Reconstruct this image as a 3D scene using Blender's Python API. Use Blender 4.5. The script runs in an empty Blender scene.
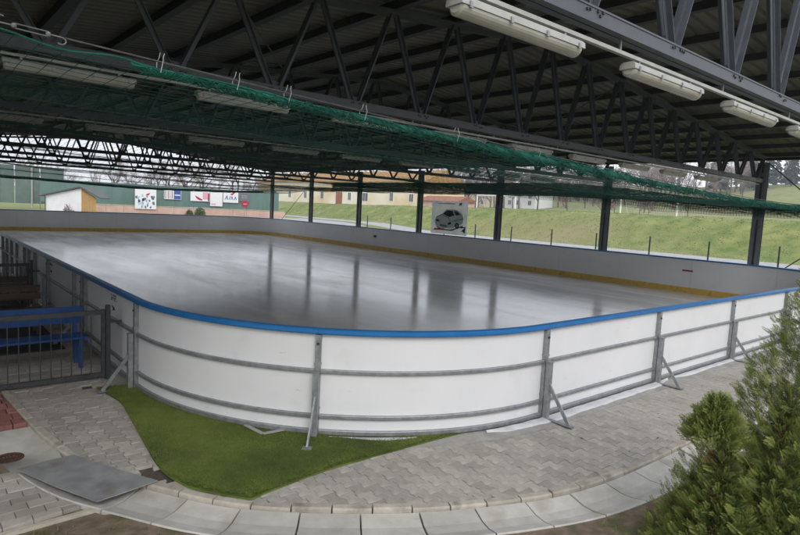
import bpy, math, random
import numpy as np
from mathutils import Vector, Matrix, noise
from math import sin, cos, pi, radians, sqrt, atan2

random.seed(7); np.random.seed(7)
scene = bpy.context.scene
col = scene.collection

# ------------------------------------------------------------------ camera
CAM = (-2.3905, -4.3288, 2.5448)
yaw, pitch, roll = 0.7079, -0.1006, 0.0515
cam_data = bpy.data.cameras.new("camera")
cam_data.sensor_width = 36.0
cam_data.lens = 592.69 / 800.0 * 36.0
cam_data.clip_start = 0.05
cam_data.clip_end = 6000
cam = bpy.data.objects.new("camera", cam_data)
col.objects.link(cam)
fw = Vector((sin(yaw)*cos(pitch), cos(yaw)*cos(pitch), sin(pitch)))
r0 = Vector((cos(yaw), -sin(yaw), 0)); u0 = r0.cross(fw)
rt = cos(roll)*r0 + sin(roll)*u0; up = -sin(roll)*r0 + cos(roll)*u0
M3 = Matrix((rt, up, -fw)).transposed()
cam.matrix_world = Matrix.Translation(CAM) @ M3.to_4x4()
scene.camera = cam

# ------------------------------------------------------------------ sky and sun (overcast)
SUN_EL, SUN_AZ = radians(38), radians(205)      # azimuth from +Y clockwise
world = bpy.data.worlds.new("World"); scene.world = world; world.use_nodes = True
wn, wl = world.node_tree.nodes, world.node_tree.links
bg = wn["Background"]; bg.inputs["Strength"].default_value = 0.12
sky = wn.new("ShaderNodeTexSky"); sky.sky_type = 'NISHITA'; sky.sun_disc = False
sky.sun_elevation = SUN_EL; sky.sun_rotation = SUN_AZ
sky.air_density = 1.0; sky.dust_density = 3.0; sky.ozone_density = 1.0
wtc = wn.new("ShaderNodeTexCoord"); wns = wn.new("ShaderNodeTexNoise")
wns.inputs["Scale"].default_value = 2.2; wns.inputs["Detail"].default_value = 6
wmap = wn.new("ShaderNodeMapping"); wmap.inputs["Scale"].default_value = (1, 1, 3)
wl.new(wtc.outputs["Generated"], wmap.inputs["Vector"]); wl.new(wmap.outputs[0], wns.inputs["Vector"])
wr = wn.new("ShaderNodeValToRGB")
wr.color_ramp.elements[0].position = 0.3; wr.color_ramp.elements[0].color = (6.0, 6.3, 6.9, 1)
wr.color_ramp.elements[1].position = 0.7; wr.color_ramp.elements[1].color = (8.4, 8.6, 9.0, 1)
wl.new(wns.outputs["Fac"], wr.inputs["Fac"])
wmx = wn.new("ShaderNodeMix"); wmx.data_type = 'RGBA'; wmx.inputs["Factor"].default_value = 0.88
wl.new(sky.outputs[0], wmx.inputs[6]); wl.new(wr.outputs[0], wmx.inputs[7])
wl.new(wmx.outputs[2], bg.inputs["Color"])
sun_d = bpy.data.lights.new("sun", 'SUN'); sun_d.energy = 0.7; sun_d.angle = radians(25); sun_d.color = (1, 0.97, 0.93)
sun = bpy.data.objects.new("sun", sun_d); col.objects.link(sun)
sd = Vector((sin(SUN_AZ)*cos(SUN_EL), cos(SUN_AZ)*cos(SUN_EL), sin(SUN_EL)))
sun.rotation_euler = sd.to_track_quat('Z', 'Y').to_euler()
sun.location = (0, -10, 30)

scene.render.engine = 'CYCLES'
vs = scene.view_settings
vs.view_transform = 'Standard'; vs.look = 'None'; vs.gamma = 1.0; vs.exposure = 0.85; vs.use_curve_mapping = False
scene.cycles.max_bounces = 8; scene.cycles.diffuse_bounces = 4; scene.cycles.glossy_bounces = 3

# ------------------------------------------------------------------ materials
MATS = {}
def mat(name, c1, c2=None, rough=0.6, scale=8.0, detail=5.0, bump=0.0, bscale=None, metal=0.0, spec=0.5,
        rand=0.0, lo=0.35, hi=0.65, stretch=(1, 1, 1), c3=None, scale3=1.0, f3=(0.5, 0.7), sss=0.0, trans=0.0, rvar=0.0):
    m = bpy.data.materials.new(name); m.use_nodes = True
    n, l = m.node_tree.nodes, m.node_tree.links
    b = n["Principled BSDF"]
    b.inputs["Roughness"].default_value = rough; b.inputs["Metallic"].default_value = metal
    b.inputs["Specular IOR Level"].default_value = spec
    if sss:
        b.inputs["Subsurface Weight"].default_value = sss; b.inputs["Subsurface Scale"].default_value = 0.01
    tc = n.new("ShaderNodeTexCoord"); mp = n.new("ShaderNodeMapping"); mp.inputs["Scale"].default_value = stretch
    l.new(tc.outputs["Object"], mp.inputs["Vector"])
    vec = mp.outputs[0]
    ns = n.new("ShaderNodeTexNoise"); ns.inputs["Scale"].default_value = scale; ns.inputs["Detail"].default_value = detail
    ns.inputs["Roughness"].default_value = 0.6
    l.new(vec, ns.inputs["Vector"])
    rp = n.new("ShaderNodeValToRGB")
    rp.color_ramp.elements[0].position = lo; rp.color_ramp.elements[1].position = hi
    rp.color_ramp.elements[0].color = (*c1, 1); rp.color_ramp.elements[1].color = (*(c2 or c1), 1)
    l.new(ns.outputs["Fac"], rp.inputs["Fac"])
    out = rp.outputs[0]
    if c3:
        n3 = n.new("ShaderNodeTexNoise"); n3.inputs["Scale"].default_value = scale3; n3.inputs["Detail"].default_value = 4
        l.new(vec, n3.inputs["Vector"])
        r3 = n.new("ShaderNodeMapRange"); r3.inputs["From Min"].default_value = f3[0]; r3.inputs["From Max"].default_value = f3[1]
        l.new(n3.outputs["Fac"], r3.inputs["Value"])
        mx = n.new("ShaderNodeMix"); mx.data_type = 'RGBA'; mx.inputs[7].default_value = (*c3, 1)
        l.new(r3.outputs[0], mx.inputs["Factor"]); l.new(out, mx.inputs[6]); out = mx.outputs[2]
    if rand:
        oi = n.new("ShaderNodeObjectInfo"); mr = n.new("ShaderNodeMapRange")
        mr.inputs["To Min"].default_value = 1 - rand; mr.inputs["To Max"].default_value = 1 + rand
        l.new(oi.outputs["Random"], mr.inputs["Value"])
        hs = n.new("ShaderNodeHueSaturation"); l.new(mr.outputs[0], hs.inputs["Value"]); l.new(out, hs.inputs["Color"]); out = hs.outputs[0]
    l.new(out, b.inputs["Base Color"])
    if rvar:
        mr2 = n.new("ShaderNodeMapRange"); mr2.inputs["To Min"].default_value = max(0.02, rough-rvar); mr2.inputs["To Max"].default_value = rough+rvar
        l.new(ns.outputs["Fac"], mr2.inputs["Value"]); l.new(mr2.outputs[0], b.inputs["Roughness"])
    if bump:
        nb = n.new("ShaderNodeTexNoise"); nb.inputs["Scale"].default_value = bscale or scale*3; nb.inputs["Detail"].default_value = 6
        l.new(vec, nb.inputs["Vector"])
        bp = n.new("ShaderNodeBump"); bp.inputs["Strength"].default_value = min(1.0, bump); bp.inputs["Distance"].default_value = 0.01
        l.new(nb.outputs["Fac"], bp.inputs["Height"]); l.new(bp.outputs[0], b.inputs["Normal"])
    if trans:
        t = n.new("ShaderNodeBsdfTranslucent"); l.new(out, t.inputs["Color"])
        ms = n.new("ShaderNodeMixShader"); ms.inputs[0].default_value = trans
        l.new(b.outputs[0], ms.inputs[1]); l.new(t.outputs[0], ms.inputs[2])
        l.new(ms.outputs[0], n["Material Output"].inputs["Surface"])
    MATS[name] = m
    return m

def vmat(name, c1, c2, rough=0.6, spec=0.3, trans=0.25, attr="tint"):
    """two colours mixed by a per-piece attribute (leaf / blade variety)"""
    m = bpy.data.materials.new(name); m.use_nodes = True
    n, l = m.node_tree.nodes, m.node_tree.links
    b = n["Principled BSDF"]; b.inputs["Roughness"].default_value = rough; b.inputs["Specular IOR Level"].default_value = spec
    a = n.new("ShaderNodeAttribute"); a.attribute_name = attr
    mx = n.new("ShaderNodeMix"); mx.data_type = 'RGBA'
    mx.inputs[6].default_value = (*c1, 1); mx.inputs[7].default_value = (*c2, 1)
    l.new(a.outputs["Fac"], mx.inputs["Factor"]); l.new(mx.outputs[2], b.inputs["Base Color"])
    if trans:
        t = n.new("ShaderNodeBsdfTranslucent"); l.new(mx.outputs[2], t.inputs["Color"])
        ms = n.new("ShaderNodeMixShader"); ms.inputs[0].default_value = trans
        l.new(b.outputs[0], ms.inputs[1]); l.new(t.outputs[0], ms.inputs[2])
        l.new(ms.outputs[0], n["Material Output"].inputs["Surface"])
    return m

m_panel = mat("white_board_plastic", (0.84, 0.84, 0.85), (0.80, 0.805, 0.815), rough=0.38, scale=1.3, detail=6, bump=0.02, bscale=3,
              c3=(0.72, 0.715, 0.70), scale3=2.6, f3=(0.6, 0.9), trans=0.10)
m_scuff = mat("board_scuff", (0.46, 0.455, 0.44), (0.56, 0.555, 0.54), rough=0.6, scale=20)
m_cap = mat("blue_cap_plastic", (0.012, 0.135, 0.37), (0.018, 0.16, 0.42), rough=0.35, scale=6, c3=(0.10, 0.22, 0.45), scale3=30, f3=(0.62, 0.8))
m_kick = mat("yellow_kick_plastic", (0.74, 0.50, 0.08), (0.66, 0.44, 0.08), rough=0.45, scale=5, c3=(0.22, 0.16, 0.06), scale3=8, f3=(0.55, 0.8))
m_galv = mat("galvanised_steel", (0.24, 0.25, 0.26), (0.36, 0.37, 0.38), rough=0.5, scale=14, metal=0.55, rvar=0.12, bump=0.03)
m_dark = mat("dark_painted_steel", (0.035, 0.038, 0.042), (0.06, 0.062, 0.066), rough=0.5, scale=12, bump=0.03)
m_truss = mat("grey_blue_painted_steel", (0.058, 0.066, 0.080), (0.078, 0.086, 0.102), rough=0.5, scale=5, rvar=0.1, c3=(0.065, 0.055, 0.045), scale3=9, f3=(0.64, 0.8))
m_column = mat("column_paint", (0.145, 0.155, 0.17), (0.18, 0.19, 0.205), rough=0.5, scale=5, rvar=0.1, c3=(0.11, 0.10, 0.09), scale3=6, f3=(0.62, 0.8))
m_roof = mat("ribbed_roof_sheet", (0.10, 0.10, 0.078), (0.132, 0.13, 0.10), rough=0.5, scale=1.5, c3=(0.06, 0.057, 0.048), scale3=0.7, f3=(0.5, 0.75))
m_purlin = mat("purlin_steel", (0.022, 0.024, 0.026), (0.034, 0.036, 0.038), rough=0.55, scale=6)
m_bolt = mat("bolt_steel", (0.02, 0.02, 0.022), rough=0.5)
m_ice = None
m_concrete = mat("gutter_concrete", (0.40, 0.385, 0.345), (0.50, 0.48, 0.44), rough=0.85, scale=5, detail=8, bump=0.25, bscale=60, rand=0.10,
                 c3=(0.29, 0.27, 0.225), scale3=3.0, f3=(0.55, 0.8))
m_kerb = mat("kerb_concrete", (0.34, 0.31, 0.255), (0.44, 0.405, 0.345), rough=0.9, scale=9, detail=8, bump=0.35, bscale=70, rand=0.14,
             c3=(0.13, 0.115, 0.085), scale3=5, f3=(0.55, 0.8))
m_paver = mat("paver_concrete", (0.31, 0.285, 0.252), (0.41, 0.38, 0.342), rough=0.88, scale=11, detail=8, bump=0.3, bscale=90, rand=0.16,
              c3=(0.26, 0.24, 0.205), scale3=1.4, f3=(0.48, 0.75))
m_paver_red = mat("red_paver_concrete", (0.25, 0.10, 0.085), (0.33, 0.15, 0.125), rough=0.9, scale=11, bump=0.3, bscale=90, rand=0.18)
m_bed = mat("joint_sand", (0.06, 0.052, 0.04), (0.10, 0.088, 0.068), rough=0.95, scale=30, bump=0.4, c3=(0.05, 0.065, 0.03), scale3=4, f3=(0.55, 0.7))
m_strip = mat("base_concrete", (0.29, 0.28, 0.26), (0.38, 0.37, 0.345), rough=0.85, scale=7, detail=8, bump=0.2, bscale=50, c3=(0.2, 0.19, 0.17), scale3=2, f3=(0.5, 0.8))
m_foil = mat("white_foil", (0.50, 0.51, 0.52), (0.62, 0.62, 0.63), rough=0.45, scale=4, bump=0.2, bscale=9, c3=(0.42, 0.41, 0.39), scale3=6, f3=(0.55, 0.8))
m_plate = mat("steel_plate", (0.21, 0.215, 0.215), (0.29, 0.295, 0.29), rough=0.55, scale=6, detail=8, metal=0.1, rvar=0.15, c3=(0.16, 0.14, 0.12), scale3=4, f3=(0.58, 0.8))
m_rust = mat("rusty_iron", (0.06, 0.03, 0.02), (0.12, 0.055, 0.032), rough=0.8, scale=40, bump=0.3)
m_soil = mat("bare_soil", (0.12, 0.085, 0.055), (0.21, 0.16, 0.11), rough=0.95, scale=9, detail=10, bump=0.9, bscale=40, c3=(0.075, 0.085, 0.03), scale3=3, f3=(0.52, 0.68))
m_tan_wood = mat("wood_wall", (0.42, 0.25, 0.09), (0.52, 0.32, 0.13), rough=0.7, scale=3, stretch=(6, 6, 0.6))
m_white_wall = mat("white_render", (0.74, 0.74, 0.73), (0.66, 0.66, 0.65), rough=0.85, scale=2, bump=0.1)
m_cream = mat("cream_render", (0.66, 0.54, 0.34), (0.74, 0.62, 0.42), rough=0.9, scale=0.6, c3=(0.78, 0.72, 0.60), scale3=0.07, f3=(0.45, 0.55))
m_dark_roof = mat("dark_roof_felt", (0.075, 0.085, 0.08), (0.11, 0.12, 0.115), rough=0.8, scale=4)
m_red_roof = mat("red_tile_roof", (0.20, 0.08, 0.05), (0.28, 0.12, 0.08), rough=0.85, scale=3)
m_orange_roof = mat("ochre_roof", (0.34, 0.20, 0.07), (0.44, 0.27, 0.11), rough=0.85, scale=2)
m_window = mat("window_glass", (0.05, 0.06, 0.07), (0.09, 0.10, 0.11), rough=0.12, scale=2)
m_frame_white = mat("white_frame", (0.7, 0.7, 0.7), rough=0.5)
m_door = mat("brown_door", (0.24, 0.085, 0.045), (0.3, 0.11, 0.06), rough=0.6, scale=4)
m_screen = mat("green_windscreen", (0.10, 0.175, 0.155), (0.125, 0.20, 0.18), rough=0.8, scale=1.2, stretch=(1, 1, 0.4))
m_mesh_grey = mat("grey_green_fence_mesh", (0.10, 0.15, 0.135), (0.14, 0.19, 0.17), rough=0.8, scale=1)
m_pink = mat("pink_wall", (0.50, 0.32, 0.27), (0.60, 0.42, 0.36), rough=0.9, scale=0.8)
m_white = mat("white_paint", (0.78, 0.78, 0.78), (0.7, 0.7, 0.7), rough=0.5, scale=5)
m_banner = mat("banner_cloth", (0.55, 0.57, 0.56), (0.66, 0.68, 0.66), rough=0.75, scale=3, bump=0.1, bscale=6, c3=(0.42, 0.46, 0.46), scale3=1.6, f3=(0.45, 0.7), trans=0.45)
m_ink = mat("black_print", (0.025, 0.03, 0.032), (0.06, 0.065, 0.07), rough=0.7, scale=8, trans=0.4)
m_ink_grey = mat("grey_print", (0.17, 0.20, 0.20), (0.26, 0.29, 0.29), rough=0.7, scale=8, trans=0.4)
m_ink_pale = mat("pale_print", (0.42, 0.48, 0.47), (0.5, 0.55, 0.54), rough=0.7, scale=8, trans=0.4)
m_ink_red = mat("red_print", (0.48, 0.035, 0.06), (0.55, 0.06, 0.09), rough=0.6, scale=6, trans=0.4)
m_ink_pink = mat("pink_print", (0.62, 0.30, 0.36), (0.68, 0.4, 0.45), rough=0.6, scale=6)
m_ink_blue = mat("blue_print", (0.03, 0.07, 0.28), (0.05, 0.11, 0.35), rough=0.6, scale=6)
m_ink_sky = mat("pale_blue_print", (0.25, 0.45, 0.62), (0.4, 0.58, 0.72), rough=0.6, scale=6)
m_sign_grey = mat("grey_sign", (0.12, 0.13, 0.14), (0.17, 0.18, 0.19), rough=0.6, scale=4)
m_bench_blue = mat("blue_bench_paint", (0.010, 0.06, 0.21), (0.014, 0.08, 0.26), rough=0.45, scale=9, rand=0.08)
m_bench_wood = mat("dark_brown_wood", (0.055, 0.04, 0.028), (0.09, 0.065, 0.045), rough=0.75, scale=3, stretch=(0.6, 6, 6), rand=0.12)
m_mat = mat("rubber_mat", (0.02, 0.02, 0.02), (0.032, 0.03, 0.028), rough=0.9, scale=20, bump=0.3)
m_lamp_body = mat("lamp_housing", (0.33, 0.33, 0.31), (0.40, 0.40, 0.37), rough=0.5, scale=10)
m_lamp_cover = mat("lamp_diffuser", (0.38, 0.375, 0.33), (0.44, 0.43, 0.38), rough=0.22, scale=6, c3=(0.30, 0.285, 0.235), scale3=3, f3=(0.5, 0.8))
m_net = mat("green_netting", (0.010, 0.11, 0.082), (0.020, 0.17, 0.125), rough=0.8, scale=2)
m_net_mid = mat("green_net_strands", (0.012, 0.088, 0.066), (0.018, 0.12, 0.09), rough=0.75, scale=2)
m_net_far = mat("dark_green_netting", (0.010, 0.075, 0.056), (0.015, 0.10, 0.075), rough=0.85, scale=2)
m_rope = mat("steel_rope", (0.16, 0.16, 0.16), (0.24, 0.24, 0.24), rough=0.5, metal=0.6, scale=30)
m_tie = mat("white_plastic_tie", (0.62, 0.62, 0.62), rough=0.5)
m_asphalt = mat("pale_asphalt", (0.27, 0.27, 0.27), (0.34, 0.34, 0.335), rough=0.9, scale=1.2, detail=8, bump=0.2)
m_bark = mat("bark", (0.07, 0.055, 0.045), (0.12, 0.095, 0.08), rough=0.95, scale=6)
m_twig = mat("bare_twigs", (0.20, 0.155, 0.15), (0.28, 0.225, 0.21), rough=0.95, scale=0.6, rand=0.2)
m_twig_red = mat("reddish_twigs", (0.19, 0.105, 0.11), (0.25, 0.15, 0.15), rough=0.95, scale=0.6, rand=0.15)
m_conifer = mat("conifer_needles", (0.022, 0.042, 0.032), (0.038, 0.065, 0.045), rough=0.9, scale=0.5, rand=0.25)
m_bush_green = mat("evergreen_leaves", (0.05, 0.10, 0.03), (0.09, 0.14, 0.04), rough=0.9, scale=0.7, rand=0.2)
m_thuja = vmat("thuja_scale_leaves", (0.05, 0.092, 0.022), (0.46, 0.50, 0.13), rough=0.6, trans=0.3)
m_thuja_stem = mat("thuja_stem", (0.16, 0.07, 0.03), (0.24, 0.11, 0.05), rough=0.85, scale=20)
m_turf = mat("artificial_turf", (0.10, 0.15, 0.018), (0.16, 0.205, 0.03), rough=0.85, scale=5, detail=8, bump=0.7, bscale=160, c3=(0.05, 0.075, 0.012), scale3=1.1, f3=(0.45, 0.65))
m_turf_blade = vmat("turf_fibres", (0.088, 0.122, 0.024), (0.20, 0.235, 0.058), rough=0.7, trans=0.2)
m_grass_blade = vmat("grass_blades", (0.075, 0.105, 0.022), (0.30, 0.27, 0.10), rough=0.8, trans=0.2)
m_bank_blade = vmat("bank_grass_blades", (0.15, 0.205, 0.046), (0.25, 0.265, 0.085), rough=0.8, trans=0.5)
m_terrain = mat("meadow", (0.085, 0.135, 0.026), (0.215, 0.225, 0.07), rough=0.95, scale=0.55, detail=10, bump=0.5, bscale=2.5,
                c3=(0.21, 0.19, 0.09), scale3=0.045, f3=(0.45, 0.7))

# wet ice: smooth film with fine drag marks
def ice_material():
    m = bpy.data.materials.new("wet_ice"); m.use_nodes = True
    n, l = m.node_tree.nodes, m.node_tree.links
    b = n["Principled BSDF"]
    tc = n.new("ShaderNodeTexCoord")
    mp = n.new("ShaderNodeMapping"); mp.inputs["Scale"].default_value = (0.55, 0.14, 1); mp.inputs["Rotation"].default_value = (0, 0, 0.75)
    l.new(tc.outputs["Object"], mp.inputs["Vector"])
    n1 = n.new("ShaderNodeTexNoise"); n1.inputs["Scale"].default_value = 1.6; n1.inputs["Detail"].default_value = 9; n1.inputs["Roughness"].default_value = 0.65
    n1.inputs["Distortion"].default_value = 0.6
    l.new(mp.outputs[0], n1.inputs["Vector"])
    rp = n.new("ShaderNodeValToRGB")
    rp.color_ramp.elements[0].position = 0.35; rp.color_ramp.elements[0].color = (0.64, 0.632, 0.628, 1)
    rp.color_ramp.elements[1].position = 0.68; rp.color_ramp.elements[1].color = (0.82, 0.825, 0.84, 1)
    l.new(n1.outputs["Fac"], rp.inputs["Fac"]); l.new(rp.outputs[0], b.inputs["Base Color"])
    mr = n.new("ShaderNodeMapRange"); mr.inputs["From Min"].default_value = 0.3; mr.inputs["From Max"].default_value = 0.7
    mr.inputs["To Min"].default_value = 0.10; mr.inputs["To Max"].default_value = 0.21
    l.new(n1.outputs["Fac"], mr.inputs["Value"]); l.new(mr.outputs[0], b.inputs["Roughness"])
    b.inputs["IOR"].default_value = 1.33
    n2 = n.new("ShaderNodeTexNoise"); n2.inputs["Scale"].default_value = 5; n2.inputs["Detail"].default_value = 8
    l.new(mp.outputs[0], n2.inputs["Vector"])
    wv = n.new("ShaderNodeTexNoise"); wv.inputs["Scale"].default_value = 22; wv.inputs["Detail"].default_value = 3
    mp2 = n.new("ShaderNodeMapping"); mp2.inputs["Scale"].default_value = (1.4, 0.10, 1); mp2.inputs["Rotation"].default_value = (0, 0, -0.6)
    l.new(tc.outputs["Object"], mp2.inputs["Vector"]); l.new(mp2.outputs[0], wv.inputs["Vector"])
    ad = n.new("ShaderNodeMath"); ad.operation = 'MULTIPLY_ADD'; ad.inputs[1].default_value = 0.25
    l.new(wv.outputs["Fac"], ad.inputs[0]); l.new(n2.outputs["Fac"], ad.inputs[2])
    bp = n.new("ShaderNodeBump"); bp.inputs["Strength"].default_value = 0.2; bp.inputs["Distance"].default_value = 0.01
    l.new(ad.outputs[0], bp.inputs["Height"]); l.new(bp.outputs[0], b.inputs["Normal"])
    return m
m_ice = ice_material()

# ------------------------------------------------------------------ mesh helpers
def wloc(o):
    v = Vector((0, 0, 0))
    while o is not None:
        v += o.location; o = o.parent
    return v

class MB:
    def __init__(s): s.v = []; s.f = []; s.t = []
    def add(s, vs_, fs_, tint=None):
        o = len(s.v); s.v.extend([tuple(q) for q in vs_]); s.f.extend([tuple(i+o for i in f) for f in fs_])
        if tint is not None: s.t.extend([tint]*len(fs_))
        return s
    def box(s, x0, x1, y0, y1, z0, z1):
        return s.add([(x0,y0,z0),(x1,y0,z0),(x1,y1,z0),(x0,y1,z0),(x0,y0,z1),(x1,y0,z1),(x1,y1,z1),(x0,y1,z1)],
                     [(0,3,2,1),(4,5,6,7),(0,1,5,4),(1,2,6,5),(2,3,7,6),(3,0,4,7)])
    def beam(s, p0, p1, w, h, up_=(0, 0, 1)):
        p0, p1 = Vector(p0), Vector(p1); d = (p1-p0).normalized(); u = Vector(up_)
        sd_ = d.cross(u)
        if sd_.length < 1e-4: sd_ = d.cross(Vector((0, 1, 0)))
        sd_.normalize(); u = sd_.cross(d).normalized()
        vs_ = []
        for q in (p0, p1):
            for a, b in ((-1,-1),(1,-1),(1,1),(-1,1)): vs_.append(q + sd_*(a*w/2) + u*(b*h/2))
        return s.add(vs_, [(0,1,2,3),(7,6,5,4),(0,4,5,1),(1,5,6,2),(2,6,7,3),(3,7,4,0)])
    def angle(s, p0, p1, w, t, u, v):
        """L section: flange w along u and along v, thickness t"""
        p0, p1, u, v = Vector(p0), Vector(p1), Vector(u).normalized(), Vector(v).normalized()
        prof = [(0,0),(w,0),(w,t),(t,t),(t,w),(0,w)]
        vs_ = [q + u*a + v*b for q in (p0, p1) for a, b in prof]
        fs_ = [(0,1,2,3),(0,3,4,5),(9,8,7,6),(11,10,9,6)] + [(i, (i+1) % 6+0, (i+1) % 6+6, i+6) for i in range(6)]
        return s.add(vs_, fs_)
    def tube(s, pts, r, n=6, cap=True):
        pts = [Vector(q) for q in pts]; rs = r if hasattr(r, '__len__') else [r]*len(pts)
        o = len(s.v); prev = None
        for i, q in enumerate(pts):
            d = (pts[min(i+1, len(pts)-1)] - pts[max(i-1, 0)])
            d = d.normalized() if d.length > 1e-9 else Vector((0, 0, 1))
            a = d.cross(Vector((0, 0, 1))) if abs(d.z) < 0.95 else d.cross(Vector((1, 0, 0)))
            if prev is not None and prev.cross(d).length > 1e-3:
                a = (prev - d*prev.dot(d))
            a.normalize(); prev = a.copy(); b = d.cross(a)
            for k in range(n):
                an = 2*pi*k/n; s.v.append(tuple(q + (a*cos(an)+b*sin(an))*rs[i]))
        for i in range(len(pts)-1):
            for k in range(n):
                s.f.append((o+i*n+k, o+i*n+(k+1) % n, o+(i+1)*n+(k+1) % n, o+(i+1)*n+k))
        if cap and n > 2:
            s.f.append(tuple(o+k for k in range(n))[::-1]); s.f.append(tuple(o+(len(pts)-1)*n+k for k in range(n)))
        return s
    def prism(s, poly, z0, z1, bev=0.0):
        n = len(poly); cx = sum(q[0] for q in poly)/n; cy = sum(q[1] for q in poly)/n
        z0f = z0 if callable(z0) else (lambda x, y: z0); z1f = z1 if callable(z1) else (lambda x, y: z1)
        vs_ = [(x, y, z0f(x, y)) for x, y in poly]
        if bev:
            vs_ += [(x, y, z1f(x, y)-bev) for x, y in poly]
            ins = []
            for x, y in poly:
                d = sqrt((x-cx)**2+(y-cy)**2) or 1; k = max(0.0, 1-bev*1.3/d); ins.append((cx+(x-cx)*k, cy+(y-cy)*k))
            vs_ += [(x, y, z1f(x, y)) for x, y in ins]
            fs_ = [(i, (i+1) % n, (i+1) % n+n, i+n) for i in range(n)] + [(i+n, (i+1) % n+n, (i+1) % n+2*n, i+2*n) for i in range(n)]
            fs_ += [tuple(range(2*n, 3*n))]
        else:
            vs_ += [(x, y, z1f(x, y)) for x, y in poly]
            fs_ = [(i, (i+1) % n, (i+1) % n+n, i+n) for i in range(n)] + [tuple(range(n, 2*n)), tuple(range(n))[::-1]]
        return s.add(vs_, fs_)
    def mesh(s, name, m, off=(0, 0, 0), smooth=False):
        me = bpy.data.meshes.new(name); ox, oy, oz = off
        me.from_pydata([(x-ox, y-oy, z-oz) for x, y, z in s.v], [], s.f)
        if m: me.materials.append(m)
        if smooth: me.polygons.foreach_set("use_smooth", [True]*len(me.polygons))
        if s.t and len(s.t) == len(me.polygons):
            at = me.attributes.new("tint", 'FLOAT', 'FACE'); at.data.foreach_set("value", s.t)
        me.update()
        return me
    def build(s, name, m, parent=None, smooth=False):
        me = s.mesh(name, m, wloc(parent) if parent else (0, 0, 0), smooth)
        return link(name, me, parent)

def link(name, me, parent=None, loc=(0, 0, 0)):
    o = bpy.data.objects.new(name, me); col.objects.link(o); o.location = loc
    if parent: o.parent = parent
    return o
def tag(o, label=None, cat=None, group=None, kind=None):
    if label: o["label"] = label
    if cat: o["category"] = cat
    if group: o["group"] = group
    if kind: o["kind"] = kind
    return o
def thing(name, loc, label, cat, group=None):
    o = bpy.data.objects.new(name, None); col.objects.link(o); o.location = loc; o.empty_display_size = 0.2
    return tag(o, label, cat, group)
def copy_tree(o, parent=None):
    c = o.copy(); col.objects.link(c); c.parent = parent
    for ch in list(o.children): copy_tree(ch, c)
    return c
def npmesh(name, V, F, m, tint=None, smooth=False):
    """V (n,3) float, F (k,3|4) int"""
    me = bpy.data.meshes.new(name); k = F.shape[1]
    me.vertices.add(len(V)); me.vertices.foreach_set("co", np.asarray(V, np.float32).ravel())
    me.loops.add(F.size); me.loops.foreach_set("vertex_index", F.astype(np.int32).ravel())
    me.polygons.add(len(F)); me.polygons.foreach_set("loop_start", np.arange(0, F.size, k, dtype=np.int32))
    me.materials.append(m)
    if tint is not None:
        at = me.attributes.new("tint", 'FLOAT', 'FACE'); at.data.foreach_set("value", np.asarray(tint, np.float32))
    me.update(calc_edges=True)
    if smooth: me.polygons.foreach_set("use_smooth", [True]*len(me.polygons))
    return me
ORD = ['first', 'second', 'third', 'fourth', 'fifth', 'sixth', 'seventh', 'eighth', 'ninth', 'tenth', 'eleventh', 'twelfth', 'thirteenth',
       'fourteenth', 'fifteenth', 'sixteenth', 'seventeenth', 'eighteenth', 'nineteenth', 'twentieth']
def sm(a, b, x):
    t = max(0.0, min(1.0, (x-a)/(b-a))); return t*t*(3-2*t)

# ------------------------------------------------------------------ main dimensions
W, LEN, R = 20.33, 39.72, 3.63
ICE_Z = -0.10
PERIM = 2*(W-2*R) + 2*(LEN-2*R) + 2*pi*R
NP = 39
S = PERIM/NP
T0 = 0.116
COLX, COL0, COLD = W+0.35, 3.47, 5.89
TRUSS_Y = [-1.55] + [COL0+COLD*k for k in range(7)]

def ring(t):
    """point and outward normal along the inside line of the boards"""
    t = t % PERIM
    a, b, q = W-2*R, LEN-2*R, pi*R/2
    if t < a: return (R+t, 0.0), (0.0, -1.0)
    t -= a
    if t < q: an = -pi/2 + t/R; return (W-R+R*cos(an), R+R*sin(an)), (cos(an), sin(an))
    t -= q
    if t < b: return (W, R+t), (1.0, 0.0)
    t -= b
    if t < q: an = t/R; return (W-R+R*cos(an), LEN-R+R*sin(an)), (cos(an), sin(an))
    t -= q
    if t < a: return (W-R-t, LEN), (0.0, 1.0)
    t -= a
    if t < q: an = pi/2 + t/R; return (R+R*cos(an), LEN-R+R*sin(an)), (cos(an), sin(an))
    t -= q
    if t < b: return (0.0, LEN-R-t), (-1.0, 0.0)
    t -= b
    an = pi + t/R; return (R+R*cos(an), R+R*sin(an)), (cos(an), sin(an))
def rp(t, off, z):
    (x, y), (nx, ny) = ring(t); return (x+nx*off, y+ny*off, z)
def is_curved(t0, t1):
    for t in (t0+0.01, (t0+t1)/2, t1-0.01):
        nx, ny = ring(t)[1]
        if min(abs(nx), abs(ny)) > 1e-6: return True
    return False
def sweep(mb, prof, t0, t1, step=0.1):
    """closed profile [(off,z)] swept along the ring"""
    n = max(1, int(math.ceil((t1-t0)/step))) if is_curved(t0, t1) else 1
    k = len(prof); vs_ = []; fs_ = []
    for i in range(n+1):
        t = t0+(t1-t0)*i/n
        vs_ += [rp(t, o, z) for o, z in prof]
    for i in range(n):
        for j in range(k):
            fs_.append((i*k+j, (i+1)*k+j, (i+1)*k+(j+1) % k, i*k+(j+1) % k))
    fs_.append(tuple(range(k))); fs_.append(tuple(range(n*k, n*k+k))[::-1])
    return mb.add(vs_, fs_)
def rink_sdf(x, y):
    qx = abs(x-W/2)-(W/2-R); qy = abs(y-LEN/2)-(LEN/2-R)
    return sqrt(max(qx, 0)**2+max(qy, 0)**2) + min(max(qx, qy), 0) - R

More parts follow.
